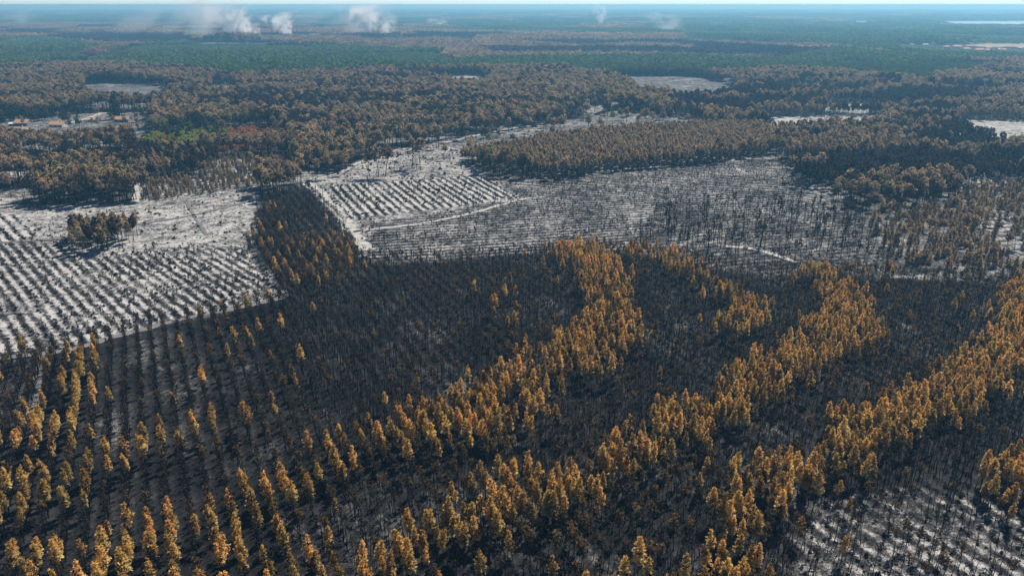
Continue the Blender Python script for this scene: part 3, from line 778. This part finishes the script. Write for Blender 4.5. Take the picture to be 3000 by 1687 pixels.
# ------------------------------------------------------------------ scrub and saplings on the open fields
def row_points(poly, az, spr, spa, jit, keep, ph=0.0):
    a = np.arange(-900, 1200, spa); b = np.arange(-150, 150) * spr + ph * spr
    A, B = np.meshgrid(a, b); A = A.ravel() + rng.normal(0, spa * .4, A.size); B = B.ravel() + rng.normal(0, jit, B.size)
    X = A * sin(az) + B * cos(az); Y = A * cos(az) - B * sin(az)
    k = view_mask(X, Y, 200, 200); X, Y = X[k], Y[k]
    u, v = pix(X, Y); k = inside(u, v, poly); X, Y = X[k], Y[k]
    k = rng.random(len(X)) < keep * (.35 + 1.3 * (fbm(X / 14, Y / 14, 91) > .42)); return X[k], Y[k]
SX, SY, SS, SP = [], [], [], []
def add_scrub(X, Y, lo, hi, brown=.06):
    SX.append(X); SY.append(Y); SS.append(rng.uniform(lo, hi, len(X))); SP.append(np.where(rng.random(len(X)) < brown, 4, rng.integers(0, 4, len(X))))
add_scrub(*row_points(Z_FIELD_LOW, FIELD_AZ, 4.1, .8, .8, .16), .2, .75)
add_scrub(*row_points(Z_FIELD_UP, FIELD_AZ, 5.0, .9, .5, .45), .2, .85)
add_scrub(*row_points(Z_PARCEL, PARCEL_AZ, 5.0, .8, .7, .35), .2, .7, .02)
add_scrub(*row_points(Z_LINES, LINES_AZ, 4.6, 1.6, .35, .45), .3, .65, .02)
add_scrub(*row_points(Z_FIELD, FIELD_AZ, 5.0, 6, 2.4, .25), .4, 1.0)
add_scrub(*row_points(Z_SAND, PARCEL_AZ, 6.0, 6, 2.5, .3), .5, 1.2)
add_scrub(*row_points(Z_POLES, LINES_AZ, 4.6, 2.5, .8, .18), .3, .8)
add_scrub(*row_points(Z_THIN, ROW_AZ, 4.2, 1.9, 1.0, .16), .25, .8, .05)
add_scrub(*row_points(Z_K5, LINES_AZ, 6.0, 6, 2, .2), .5, 1.0)
add_scrub(*row_points(Z_PLANT, ROW_AZ, 4.2, 1.9, .9, .2), .25, .6, .01)
SX, SY, SS, SP = map(np.concatenate, (SX, SY, SS, SP))
instancer('burnt_scrub', 'low blackened scrub in rows over the burnt fields', SCRUB, np.c_[SX, SY, relief_at(SX, SY) - .03], SS, rng.uniform(0, 6.3, len(SX)), SP)
X1, Y1 = row_points(Z_LINES, LINES_AZ, 4.6, 3.4, .3, .4)
X2, Y2 = row_points(Z_FIELD_LOW, FIELD_AZ, 4.1, 4.0, .35, .5)
X3, Y3 = row_points(Z_FIELD, FIELD_AZ, 5, 9, 2, .2)
X4, Y4 = row_points(Z_PARCEL, PARCEL_AZ, 5, 5, .6, .4)
X5, Y5 = row_points(Z_SAND, PARCEL_AZ, 6, 7, 2.5, .35)
X = np.r_[X1, X2, X3, X4, X5]; Y = np.r_[Y1, Y2, Y3, Y4, Y5]
instancer('burnt_sapling', 'thin charred saplings standing in rows on the pale fields', SAPL, np.c_[X, Y, relief_at(X, Y)], rng.uniform(.6, 1.5, len(X)), rng.uniform(0, 6.3, len(X)), rng.integers(0, 4, len(X)))

instancer('green_pine_forest', 'living green pines behind the brown forest', GREEN, np.c_[greens[0], greens[1], relief_at(greens[0], greens[1])], greens[2] * .8, rng.uniform(0, 6.3, len(greens[0])), rng.integers(0, 4, len(greens[0])))

# ------------------------------------------------------------------ hamlet trees
def lone(name, proto, x, y, s_, label, cat_='tree', group=None):
    g = ground(x, y)
    e = bpy.data.objects.new(name, None); COL.objects.link(e); e.location = (g[0], g[1], relief_at(g[:1], g[1:2])[0]); e.scale = (s_,) * 3; e.rotation_euler = (0, 0, rng.uniform(0, 6))
    tag(e, label, cat_, group); obj('trunk', proto.trunk, e); obj('crown', proto.crown, e)
lone('fir_tree', make_fir(), 342, 350, 1.25, 'dark green fir tree standing tall beside the hamlet road')
for x, y, s_ in ((0, 368, 1.15), (45, 352, 1.2), (100, 357, 1.1), (130, 352, 1.0), (192, 358, .85), (20, 345, 1.2), (75, 345, 1.1)):
    lone('broadleaf_tree', OAK[int(x) % 3], x, y, s_, 'round dusky broadleaf tree around the hamlet houses', group='dusky trees of the hamlet')
for x, y, s_ in ((395, 348, .95), (418, 358, .8), (440, 350, .9), (450, 372, .75), (208, 380, .7), (235, 378, .75), (330, 360, .5), (465, 345, .9)):
    lone('green_tree', GREEN[int(x) % 4], x, y, s_, 'living green tree near the orange-roofed hamlet', group='green trees of the hamlet')
for x, y, s_ in ((510, 385, .8), (535, 395, .85), (560, 402, .8), (470, 400, .8), (490, 415, .85), (525, 420, .8), (610, 398, .8), (640, 395, .75)):
    lone('green_tree', GREEN[int(x) % 4], x, y, s_, 'slim green pine rising over the bright green bushes', group='green pines over the bushes')

# ------------------------------------------------------------------ far forest: patches of woodland
def patch_mesh(name, size, n, h, cr, k, top, low, leaf, seed, hvar=.2, trunks=True):
    r = np.random.default_rng(seed)
    c = r.uniform(-size / 2, size / 2, (n, 2)); hh = h * r.uniform(1 - hvar, 1 + hvar, n)
    nt = 5
    cent = np.repeat(np.c_[c, hh], nt, 0)
    off = r.normal(0, 1, (n * nt, 3)) * np.array([cr * .5, cr * .5, cr * .42]); off[:, 2] -= cr * .55
    cent = cent + off
    outd = off * np.array([1, 1, .3]); outd /= np.linalg.norm(outd, axis=1)[:, None] + 1e-6
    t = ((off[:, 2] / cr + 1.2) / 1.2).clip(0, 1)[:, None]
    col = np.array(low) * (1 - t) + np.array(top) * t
    col *= np.repeat(r.uniform(.65, 1.35, (n, 1)), nt, 0)
    v, f, cc = sprays(cent, np.full(n * nt, cr * .95), k, outd, col, r, .4, .75, .8)
    mi = np.ones(len(f))
    if trunks:
        parts = [stick((x, y, -1), (x, y, z_), .3, .15) for (x, y), z_ in zip(c, hh * .75)]
        tv, tf = cat(parts)
        f = np.concatenate([tf, f + len(tv)]); v = np.concatenate([tv, v]); cc = np.concatenate([np.full((len(tv), 3), .02), cc]); mi = np.r_[np.zeros(len(tf)), mi]
    return mesh_from(name, v, f, [M_BARK, leaf], mi, cc)

def far_set(tag_, size, n, cr, k, trunks):
    out = []
    for j in range(2):
        out.append(patch_mesh('green_wood', size, n, 14, cr, k, (.14, .215, .055), (.07, .12, .04), M_GREEN, 10 + j, trunks=trunks))
    for j in range(2):
        out.append(patch_mesh('young_green_wood', size, int(n * 1.3), 8, cr * .8, k, (.16, .235, .065), (.09, .145, .05), M_GREEN, 20 + j, trunks=False))
    for j in range(2):
        out.append(patch_mesh('brown_wood', size, n, 14, cr, k, (.36, .25, .15), (.20, .155, .11), M_LEAF, 30 + j, trunks=trunks))
    for j in range(2):
        out.append(patch_mesh('black_wood', size, n, 12, cr * .8, k, (.08, .06, .052), (.035, .032, .032), M_CHAR, 40 + j, trunks=trunks))
    return out                                                      # 0,1 green  2,3 young green  4,5 brown  6,7 black

F_BLACK = [[(1390, 133), (2000, 138), (2000, 156), (1430, 153)], [(2000, 140), (2430, 138), (2430, 165), (2300, 166), (2000, 156)], [(200, 100), (560, 100), (560, 126), (320, 126), (210, 112)], [(1200, 95), (1400, 100), (1400, 115), (1200, 113)],
           [(0, 88), (160, 90), (170, 104), (0, 104)], [(1740, 212), (2100, 212), (2200, 232), (2150, 240), (2040, 225), (1770, 228)], [(150, 150), (235, 145), (230, 162), (115, 172)]]
F_OPEN = [[(108, 166), (160, 162), (272, 160), (270, 182), (120, 190)], [(1040, 106), (1225, 105), (1225, 116), (1040, 117)], [(2090, 146), (2295, 144), (2295, 156), (2080, 158)],
          [(2820, 117), (3300, 114), (3300, 137), (3000, 137), (2860, 134)], [(550, 112), (720, 114), (900, 117), (900, 126), (560, 126)], [(580, 114), (790, 114), (785, 129), (590, 130)], Z_K4]

def far_tiles(name, label, protos, d0, d1, size, seed, zs):
    xm = d1 * .80 + 300
    A, B = np.meshgrid(np.arange(-xm, xm, size), np.arange(d0 * .8, d1, size))
    X = A.ravel() + rng.uniform(-.15, .15, A.size) * size; Y = B.ravel() + rng.uniform(-.15, .15, A.size) * size
    D = np.hypot(X, Y) + (fbm(X / 160, Y / 160, 4) - .5) * 80
    u, v = pix(X, Y, 13.0)
    k = (D >= d0) & (D < d1) & (u > -320) & (u < 3320); X, Y, u, v, D = X[k], Y[k], u[k], v[k], D[k]
    a, b = rot_uv(X, Y, ROW_AZ)
    pi_, pj = np.floor(a / 330 + .35 * np.sin(np.floor(b / 210) * 2.1)), np.floor(b / 210)
    hp = hash2(pi_, pj, 5); hq = hash2(pi_, pj, 9)
    e = (fbm(X / 120, Y / 120, 66) - .5) * 14 * FPX / D; e2 = (fbm(X / 60, Y / 60, 67) - .5) * 8 * FPX / D * .15
    green = np.zeros(len(X), bool); black = np.zeros(len(X), bool); opn = np.zeros(len(X), bool)
    for q in F_GREEN: green |= inside(u + e, v + e2, q)
    for q in F_BLACK: black |= inside(u + e, v + e2, q)
    for q in F_OPEN: opn |= inside(u, v, q)
    green |= D > 5200
    burn = ~green
    pick = np.where(green, np.where(hp < .42, 2, 0), 4) + rng.integers(0, 2, len(X))
    bl = (burn & (black | (hp < .18))); pick = np.where(bl, 6 + rng.integers(0, 2, len(X)), pick)
    far_b = (D > 3300) & green & (hp > .9); pick = np.where(far_b, 4 + rng.integers(0, 2, len(X)), pick)
    opn |= (hq < .05) & (D > 2600)
    for L_ in LAKES: opn |= inside(*pix(X, Y, 0), L_)
    for hx, hy, hr in CLEAR: opn |= np.hypot(X - hx, Y - hy) < hr
    sz = (.82 + .36 * hq) * rng.uniform(.92, 1.08, len(X)) * zs
    gu, gv = pix(X, Y, 0)
    sz = np.where(inside(gu, gv, [(2620, 134), (3100, 132), (3100, 178), (2900, 172), (2620, 160)]), sz * .3, sz)
    k = ~opn
    X, Y, pick, sz = X[k], Y[k], pick[k], sz[k]
    n = len(X); S3 = np.stack([np.full(n, 1.05), np.full(n, 1.05), sz], 1)
    instancer(name, label, protos, np.c_[X, Y, np.zeros(n)], S3, rng.integers(0, 4, n) * pi / 2 + rng.normal(0, .1, n), pick)
    print(name, n)

LAKES = [[(2728, 63.5), (2850, 63), (3000, 63), (3500, 62), (3500, 84), (3000, 84), (2900, 83), (2790, 80), (2728, 68)], [(2490, 63), (2550, 62.5), (2550, 76), (2490, 75)], [(2615, 64), (2645, 64), (2640, 76), (2615, 75)]]
FAR_HOUSES = [(2672, 133, 12, 5), (2711, 134, 17, 5), (2736, 133, 17, 6), (2773, 140, 14, 5), (2804, 140, 28, 6), (2843, 140, 26, 7), (2830, 147, 18, 6), (2870, 149, 22, 5), (2892, 150, 14, 5), (2894, 143, 17, 5), (2925, 148, 10, 5), (2940, 149, 10, 5), (2958, 141, 28, 6), (2985, 144, 14, 5)]
CLEAR = []
for x, y, w, h in FAR_HOUSES:
    g = ground(x, y); CLEAR += [(g[0], g[1] - 25, 36), (g[0], g[1] - 70, 40)]

far_tiles('far_forest', 'patchwork of green, brown and black woodland far beyond the burnt fields', far_set('a', 22, 15, 3.4, 3, True), 1330, 2700, 20, 1, 1.0)
far_tiles('distant_forest', 'hazy green and brown woodland reaching towards the lake', far_set('b', 46, 52, 4.2, 2, False), 2650, 7200, 42, 2, 1.05)
far_tiles('horizon_forest', 'blue hazy forest running to the horizon', far_set('c', 165, 130, 9.5, 2, False), 7100, 17000, 150, 3, 1.2)

# stand of tall brown pines in front of the smoke
r = np.random.default_rng(5)
tp = Planting('tall_pine', MATURE_D + MATURE)
cx = r.uniform(600, 765, 80); cy = r.uniform(127, 133, 80)
g = np.array([ground(x, y) for x, y in zip(cx, cy)])
tp.add(g[:, 0], g[:, 1], r.uniform(1.35, 1.65, 80) * np.interp(cx, [600, 650, 765], [.8, 1.05, .7]), r.integers(0, 6, 80), 0)
tp.build(80, {0: ('tall brown pine of the isolated stand in front of the white smoke', 'tall pines in front of the smoke')}, 'pine tree', '', '')

# ------------------------------------------------------------------ lake
def water_mat():
    m, n, l = new_mat('lake_water')
    out = n.new('ShaderNodeOutputMaterial'); b = n.new('ShaderNodeBsdfPrincipled')
    b.inputs['Base Color'].default_value = (.20, .33, .36, 1); b.inputs['Roughness'].default_value = .4; b.inputs['IOR'].default_value = 1.33
    no = n.new('ShaderNodeTexNoise'); no.inputs['Scale'].default_value = .02; bp = n.new('ShaderNodeBump'); bp.inputs['Strength'].default_value = .01
    l.new(no.outputs[0], bp.inputs['Height']); l.new(bp.outputs[0], b.inputs['Normal']); l.new(b.outputs[0], out.inputs[0])
    return m
M_WATER = water_mat()
for i, L_ in enumerate(LAKES):
    v = [(*ground(x, y)[:2], .4) for x, y in L_][::-1]
    tag(obj('lake', mesh_from('lake', v, [list(range(len(v)))], [M_WATER])), ['bright lake along the far forest', 'small bright arm of the lake between trees', 'narrow glint of lake water between trees'][i], kind='structure')
M_STRAW = simple_mat('straw_field', (.30, .26, .15), .95, .2, .02)
v = [(*ground(x, y)[:2], .3) for x, y in [(2830, 121), (3300, 118), (3300, 140), (3000, 140), (2850, 137)]][::-1]
tag(obj('field', mesh_from('field', v, [list(range(5))], [M_STRAW])), 'straw-coloured field behind the far hamlet', kind='structure')

# ------------------------------------------------------------------ houses
M_TILE = simple_mat('orange_roof_tiles', (.56, .34, .20), .8, .25, 1.5)
M_TILE2 = simple_mat('pale_pink_roof_tiles', (.58, .36, .27), .8, .2, 1.0)
M_PLASTER = simple_mat('cream_plaster', (.66, .60, .50), .9, .1, .8)
M_PLASTER_D = simple_mat('blue_grey_plaster', (.22, .23, .27), .9, .15, .8)
M_WHITE = simple_mat('white_cladding', (.78, .78, .76), .7, .06, .2)
M_WOOD = simple_mat('brown_door_wood', (.10, .055, .03), .7, .3, 3)
M_GLASS = simple_mat('dark_window_glass', (.03, .04, .05), .1, .1, 1, .5)

def box(x0, x1, y0, y1, z0, z1):
    v = np.array([(x, y, z) for z in (z0, z1) for y in (y0, y1) for x in (x0, x1)], float)
    f = [(0, 2, 3, 1), (4, 5, 7, 6), (0, 1, 5, 4), (2, 6, 7, 3), (0, 4, 6, 2), (1, 3, 7, 5)]
    return v, f
def bmesh_box(name, b, mat, parent):
    v, f = box(*b); return obj(name, mesh_from(name, v, f, [mat]), parent)
def house(name, x, y, w, d, h, rh, rz, label, wall, tile, cat_='house', group=None, chimney=True, hip=.0, base=None):
    g = ground(x, y) if base is None else base
    e = bpy.data.objects.new(name, None); COL.objects.link(e); e.location = (g[0], g[1], 0); e.rotation_euler = (0, 0, rz)
    tag(e, label, cat_, group)
    w2, d2 = w / 2, d / 2
    v = [(-w2, -d2, -.3), (w2, -d2, -.3), (w2, d2, -.3), (-w2, d2, -.3), (-w2, -d2, h), (w2, -d2, h), (w2, d2, h), (-w2, d2, h), (-w2, 0, h + rh), (w2, 0, h + rh)]
    f = [(0, 1, 5, 4), (1, 2, 6, 9, 5), (2, 3, 7, 6), (3, 0, 4, 8, 7), (0, 3, 2, 1)]
    if hip: v[8] = (-w2 + hip * w2, 0, h + rh - .05); v[9] = (w2 - hip * w2, 0, h + rh - .05)
    obj('wall', mesh_from('wall', v, f, [wall]), e)
    o_ = .55; sl = rh / d2; hz = h - o_ * sl + .12; t = .22; a = w2 + .5; ra = a - hip * w2
    rv = [(-a, -d2 - o_, hz), (a, -d2 - o_, hz), (ra, 0, h + rh + .12), (-ra, 0, h + rh + .12), (a, d2 + o_, hz), (-a, d2 + o_, hz)]
    rv += [(p, q, s - t) for p, q, s in rv]
    rf = [(0, 1, 2, 3), (3, 2, 4, 5), (7, 6, 9, 8), (8, 9, 11, 10), (0, 6, 7, 1), (4, 10, 11, 5), (1, 7, 8, 2), (2, 8, 10, 4), (5, 11, 9, 3), (3, 9, 6, 0)]
    if hip: rf += [(1, 4, 2), (5, 0, 3)]
    ro = obj('roof', mesh_from('roof', rv, rf, [tile]), e)
    if chimney: bmesh_box('chimney', (w * .18, w * .18 + .9, .3, 1.2, h + rh * .4, h + rh + 1.1), wall, ro)
    nwin = max(2, int(w / 4))
    for i in range(nwin):
        cx_ = -w2 + (i + .5) * w / nwin
        if i == nwin // 2: bmesh_box('door', (cx_ - .6, cx_ + .6, -d2 - .05, -d2 + .05, 0, 2.15), M_WOOD, e)
        else: bmesh_box('window', (cx_ - .65, cx_ + .65, -d2 - .05, -d2 + .05, 1.0, 2.2), M_GLASS, e)
    return e
house('house', 57, 389, 16, 9, 2.6, 2.6, .12, 'long low house with sunlit orange roof at the forest edge of the hamlet', M_PLASTER, M_TILE)
house('house', 70, 368, 13, 9, 3.2, 2.8, -.05, 'house with orange roof and dark shaded wall behind the long low house', M_PLASTER_D, M_TILE)
house('house', 172, 372, 14, 8, 2.8, 2.2, -.15, 'narrow orange-roofed house right beside the white road bend', M_PLASTER, M_TILE)
house('house', 274, 357, 11, 8, 2.6, 2.0, .1, 'pale roofed house half hidden below the white road', M_PLASTER, M_TILE2)
house('house', 361, 357, 14, 8, 3.0, 2.4, .0, 'orange-roofed house with blue-grey wall below the dark fir', M_PLASTER_D, M_TILE)
house('shed', 40, 369, 6, 5, 2.4, .8, 0, 'small white-roofed shed next to the hamlet houses', M_PLASTER_D, M_WHITE, 'shed', chimney=False)
for i, (x, y, w, h) in enumerate(FAR_HOUSES):
    house('village_house', x, y, w, 11, h * .55, h * .55, rng.uniform(-.25, .25), 'small pale pink-roofed house of the far hamlet by the straw field', M_PLASTER, M_TILE2, 'house', 'houses of the far hamlet', chimney=False, hip=.35)
for x, y, w in ((1545, 52, 110), (1385, 53, 16), (1335, 54, 60), (1300, 55, 40), (1180, 53, 14), (1130, 53, 50), (975, 50, 45), (2180, 52, 40), (2225, 52, 50), (2258, 50, 60), (2270, 53, 30), (2335, 51, 40), (2390, 50.5, 150)):
    g = ground(x, y) * .62; g[2] = 0
    house('warehouse', x, y, w * .62, 40, 9, 3, rng.uniform(-.1, .1), 'white flat warehouse far away among hazy woods', M_WHITE, M_WHITE, 'warehouse', 'white buildings of the distant town', chimney=False, base=ground(x, y, 12))
house('far_barn', 2425, 122, 26, 10, 5, 4, .1, 'pale barn in a gap of the far green wood', M_WHITE, M_TILE2, 'barn', chimney=False)
house('far_barn', 1330, 110, 20, 10, 4, 3, .1, 'white barn at the edge of the burnt wood', M_WHITE, M_WHITE, 'barn', chimney=False)

# ------------------------------------------------------------------ smoke
def smoke_mat(name, dens, col=(.97, .99, 1.0), scale=3.0, aniso=.45, sharp=.42):
    m, n, l = new_mat(name)
    out = n.new('ShaderNodeOutputMaterial'); pv = n.new('ShaderNodeVolumePrincipled')
    pv.inputs['Color'].default_value = (*col, 1); pv.inputs['Anisotropy'].default_value = aniso
    tc = n.new('ShaderNodeTexCoord'); mp = n.new('ShaderNodeMapping'); mp.inputs['Scale'].default_value = (1, 1, 1)
    no = n.new('ShaderNodeTexNoise'); no.inputs['Scale'].default_value = scale; no.inputs['Detail'].default_value = 4; no.inputs['Distortion'].default_value = .5
    l.new(tc.outputs['Object'], mp.inputs[0]); l.new(mp.outputs[0], no.inputs['Vector'])
    # radial falloff about the plume axis, in units of the hull (mesh is built so that object x,y run -1..1)
    sx = n.new('ShaderNodeSeparateXYZ'); l.new(tc.outputs['Object'], sx.inputs[0])
    def mth(op, a, b=None):
        t = n.new('ShaderNodeMath'); t.operation = op
        for k, v in enumerate((a, b)):
            if v is None: continue
            if isinstance(v, (int, float)): t.inputs[k].default_value = v
            else: l.new(v, t.inputs[k])
        return t.outputs[0]
    rr = mth('SQRT', mth('ADD', mth('POWER', sx.outputs[0], 2), mth('POWER', sx.outputs[1], 2)))
    wdt = mth('ADD', .27, mth('MULTIPLY', sx.outputs[2], .65))
    fall = mth('SUBTRACT', 1, mth('DIVIDE', rr, wdt))
    vert = mth('SUBTRACT', 1.35, mth('MULTIPLY', sx.outputs[2], 1.3))
    a = mth('ADD', mth('MULTIPLY', fall, .6), mth('MULTIPLY', mth('SUBTRACT', no.outputs[0], .60), 2.6))
    a = mth('MINIMUM', mth('MAXIMUM', mth('MULTIPLY', a, mth('MAXIMUM', vert, 0)), 0), .3)
    l.new(mth('MULTIPLY', a, dens), pv.inputs['Density']); l.new(pv.outputs[0], out.inputs['Volume'])
    return m
def plume(x, y, w, h, dens, label, scale=3.0, lean=(0, 0)):
    g = ground(x, y)
    k = 16; zs_ = np.linspace(0, 1, 7); V = []; ang = np.linspace(0, 2 * pi, k, endpoint=False)
    for zz in zs_:
        rr = (.28 + .66 * zz)
        V.append(np.stack([np.cos(ang) * rr, np.sin(ang) * rr, np.full(k, zz)], 1))
    V = np.concatenate(V); F = [tuple(range(k - 1, -1, -1)), tuple(range(6 * k, 7 * k))]
    for i in range(6):
        for j in range(k): F.append((i * k + j, i * k + (j + 1) % k, (i + 1) * k + (j + 1) % k, (i + 1) * k + j))
    me = mesh_from('smoke_plume', V, F, [smoke_mat('smoke', dens, scale=scale)])
    o = obj('smoke_plume', me); o.location = (g[0], g[1], .5)
    from mathutils import Matrix
    M = Matrix(((w, 0, lean[0] * h, g[0]), (0, w, lean[1] * h, g[1]), (0, 0, h, 1.0), (0, 0, 0, 1)))
    o.matrix_world = M
    return tag(o, label, kind='stuff')
plume(722, 113, 89, 72, .42, 'thick white smoke rising behind the tall pine stand', 2.8, (-.9, 0))
plume(668, 113, 116, 108, .2, 'tall pale smoke column beside the thick white smoke', 2.2, (-.25, 0))
plume(838, 115, 81, 80, .38, 'compact white smoke puff next to the bright ground line', 2.8, (-.35, 0))
plume(752, 114, 49, 46, .2, 'small low white smoke wisp between two larger plumes', 2.6, (-.4, 0))
plume(1076, 114, 110, 109, .28, 'tall white smoke column standing over the pale strip', 2.4, (-.12, 0))
plume(1125, 114, 101, 84, .12, 'thin smoke veil beside the tall column', 2.0, (.05, 0))
plume(1284, 84, 116, 46, .06, 'small white smoke puff far off over the green woods', 2.2)
plume(1756, 81, 87, 108, .10, 'thin straight smoke column rising from the far wood', 2.0, (.12, 0))
plume(1945, 105, 150, 70, .035, 'thin bluish smoke spreading over the far wood', 2.0, (.4, 0))
plume(600, 120, 360, 109, .024, 'wide thin veil of smoke drifting over the dark burnt wood', 1.8, (-1.2, .2))
plume(1040, 112, 300, 109, .018, 'wide faint smoke veil around the tall column', 1.8, (-.4, .2))
plume(60, 80, 260, 90, .014, 'faint smoke drifting at the edge of the far wood', 1.6, (-.2, 0))

# ------------------------------------------------------------------ haze
hv, hf = box(-45500, 45500, -3300, 45500, -2.0, 113.5)
m, n, l = new_mat('hazy_air')
out = n.new('ShaderNodeOutputMaterial'); pv = n.new('ShaderNodeVolumePrincipled')
pv.inputs['Color'].default_value = (.27, .66, 1.0, 1); pv.inputs['Absorption Color'].default_value = (.25, .25, .25, 1); pv.inputs['Density'].default_value = 1.75e-4; pv.inputs['Anisotropy'].default_value = .3
l.new(pv.outputs[0], out.inputs['Volume'])
hz = obj('haze', mesh_from('haze', hv, hf, [m])); tag(hz, 'pale blue summer haze filling the air over the forest', kind='stuff')
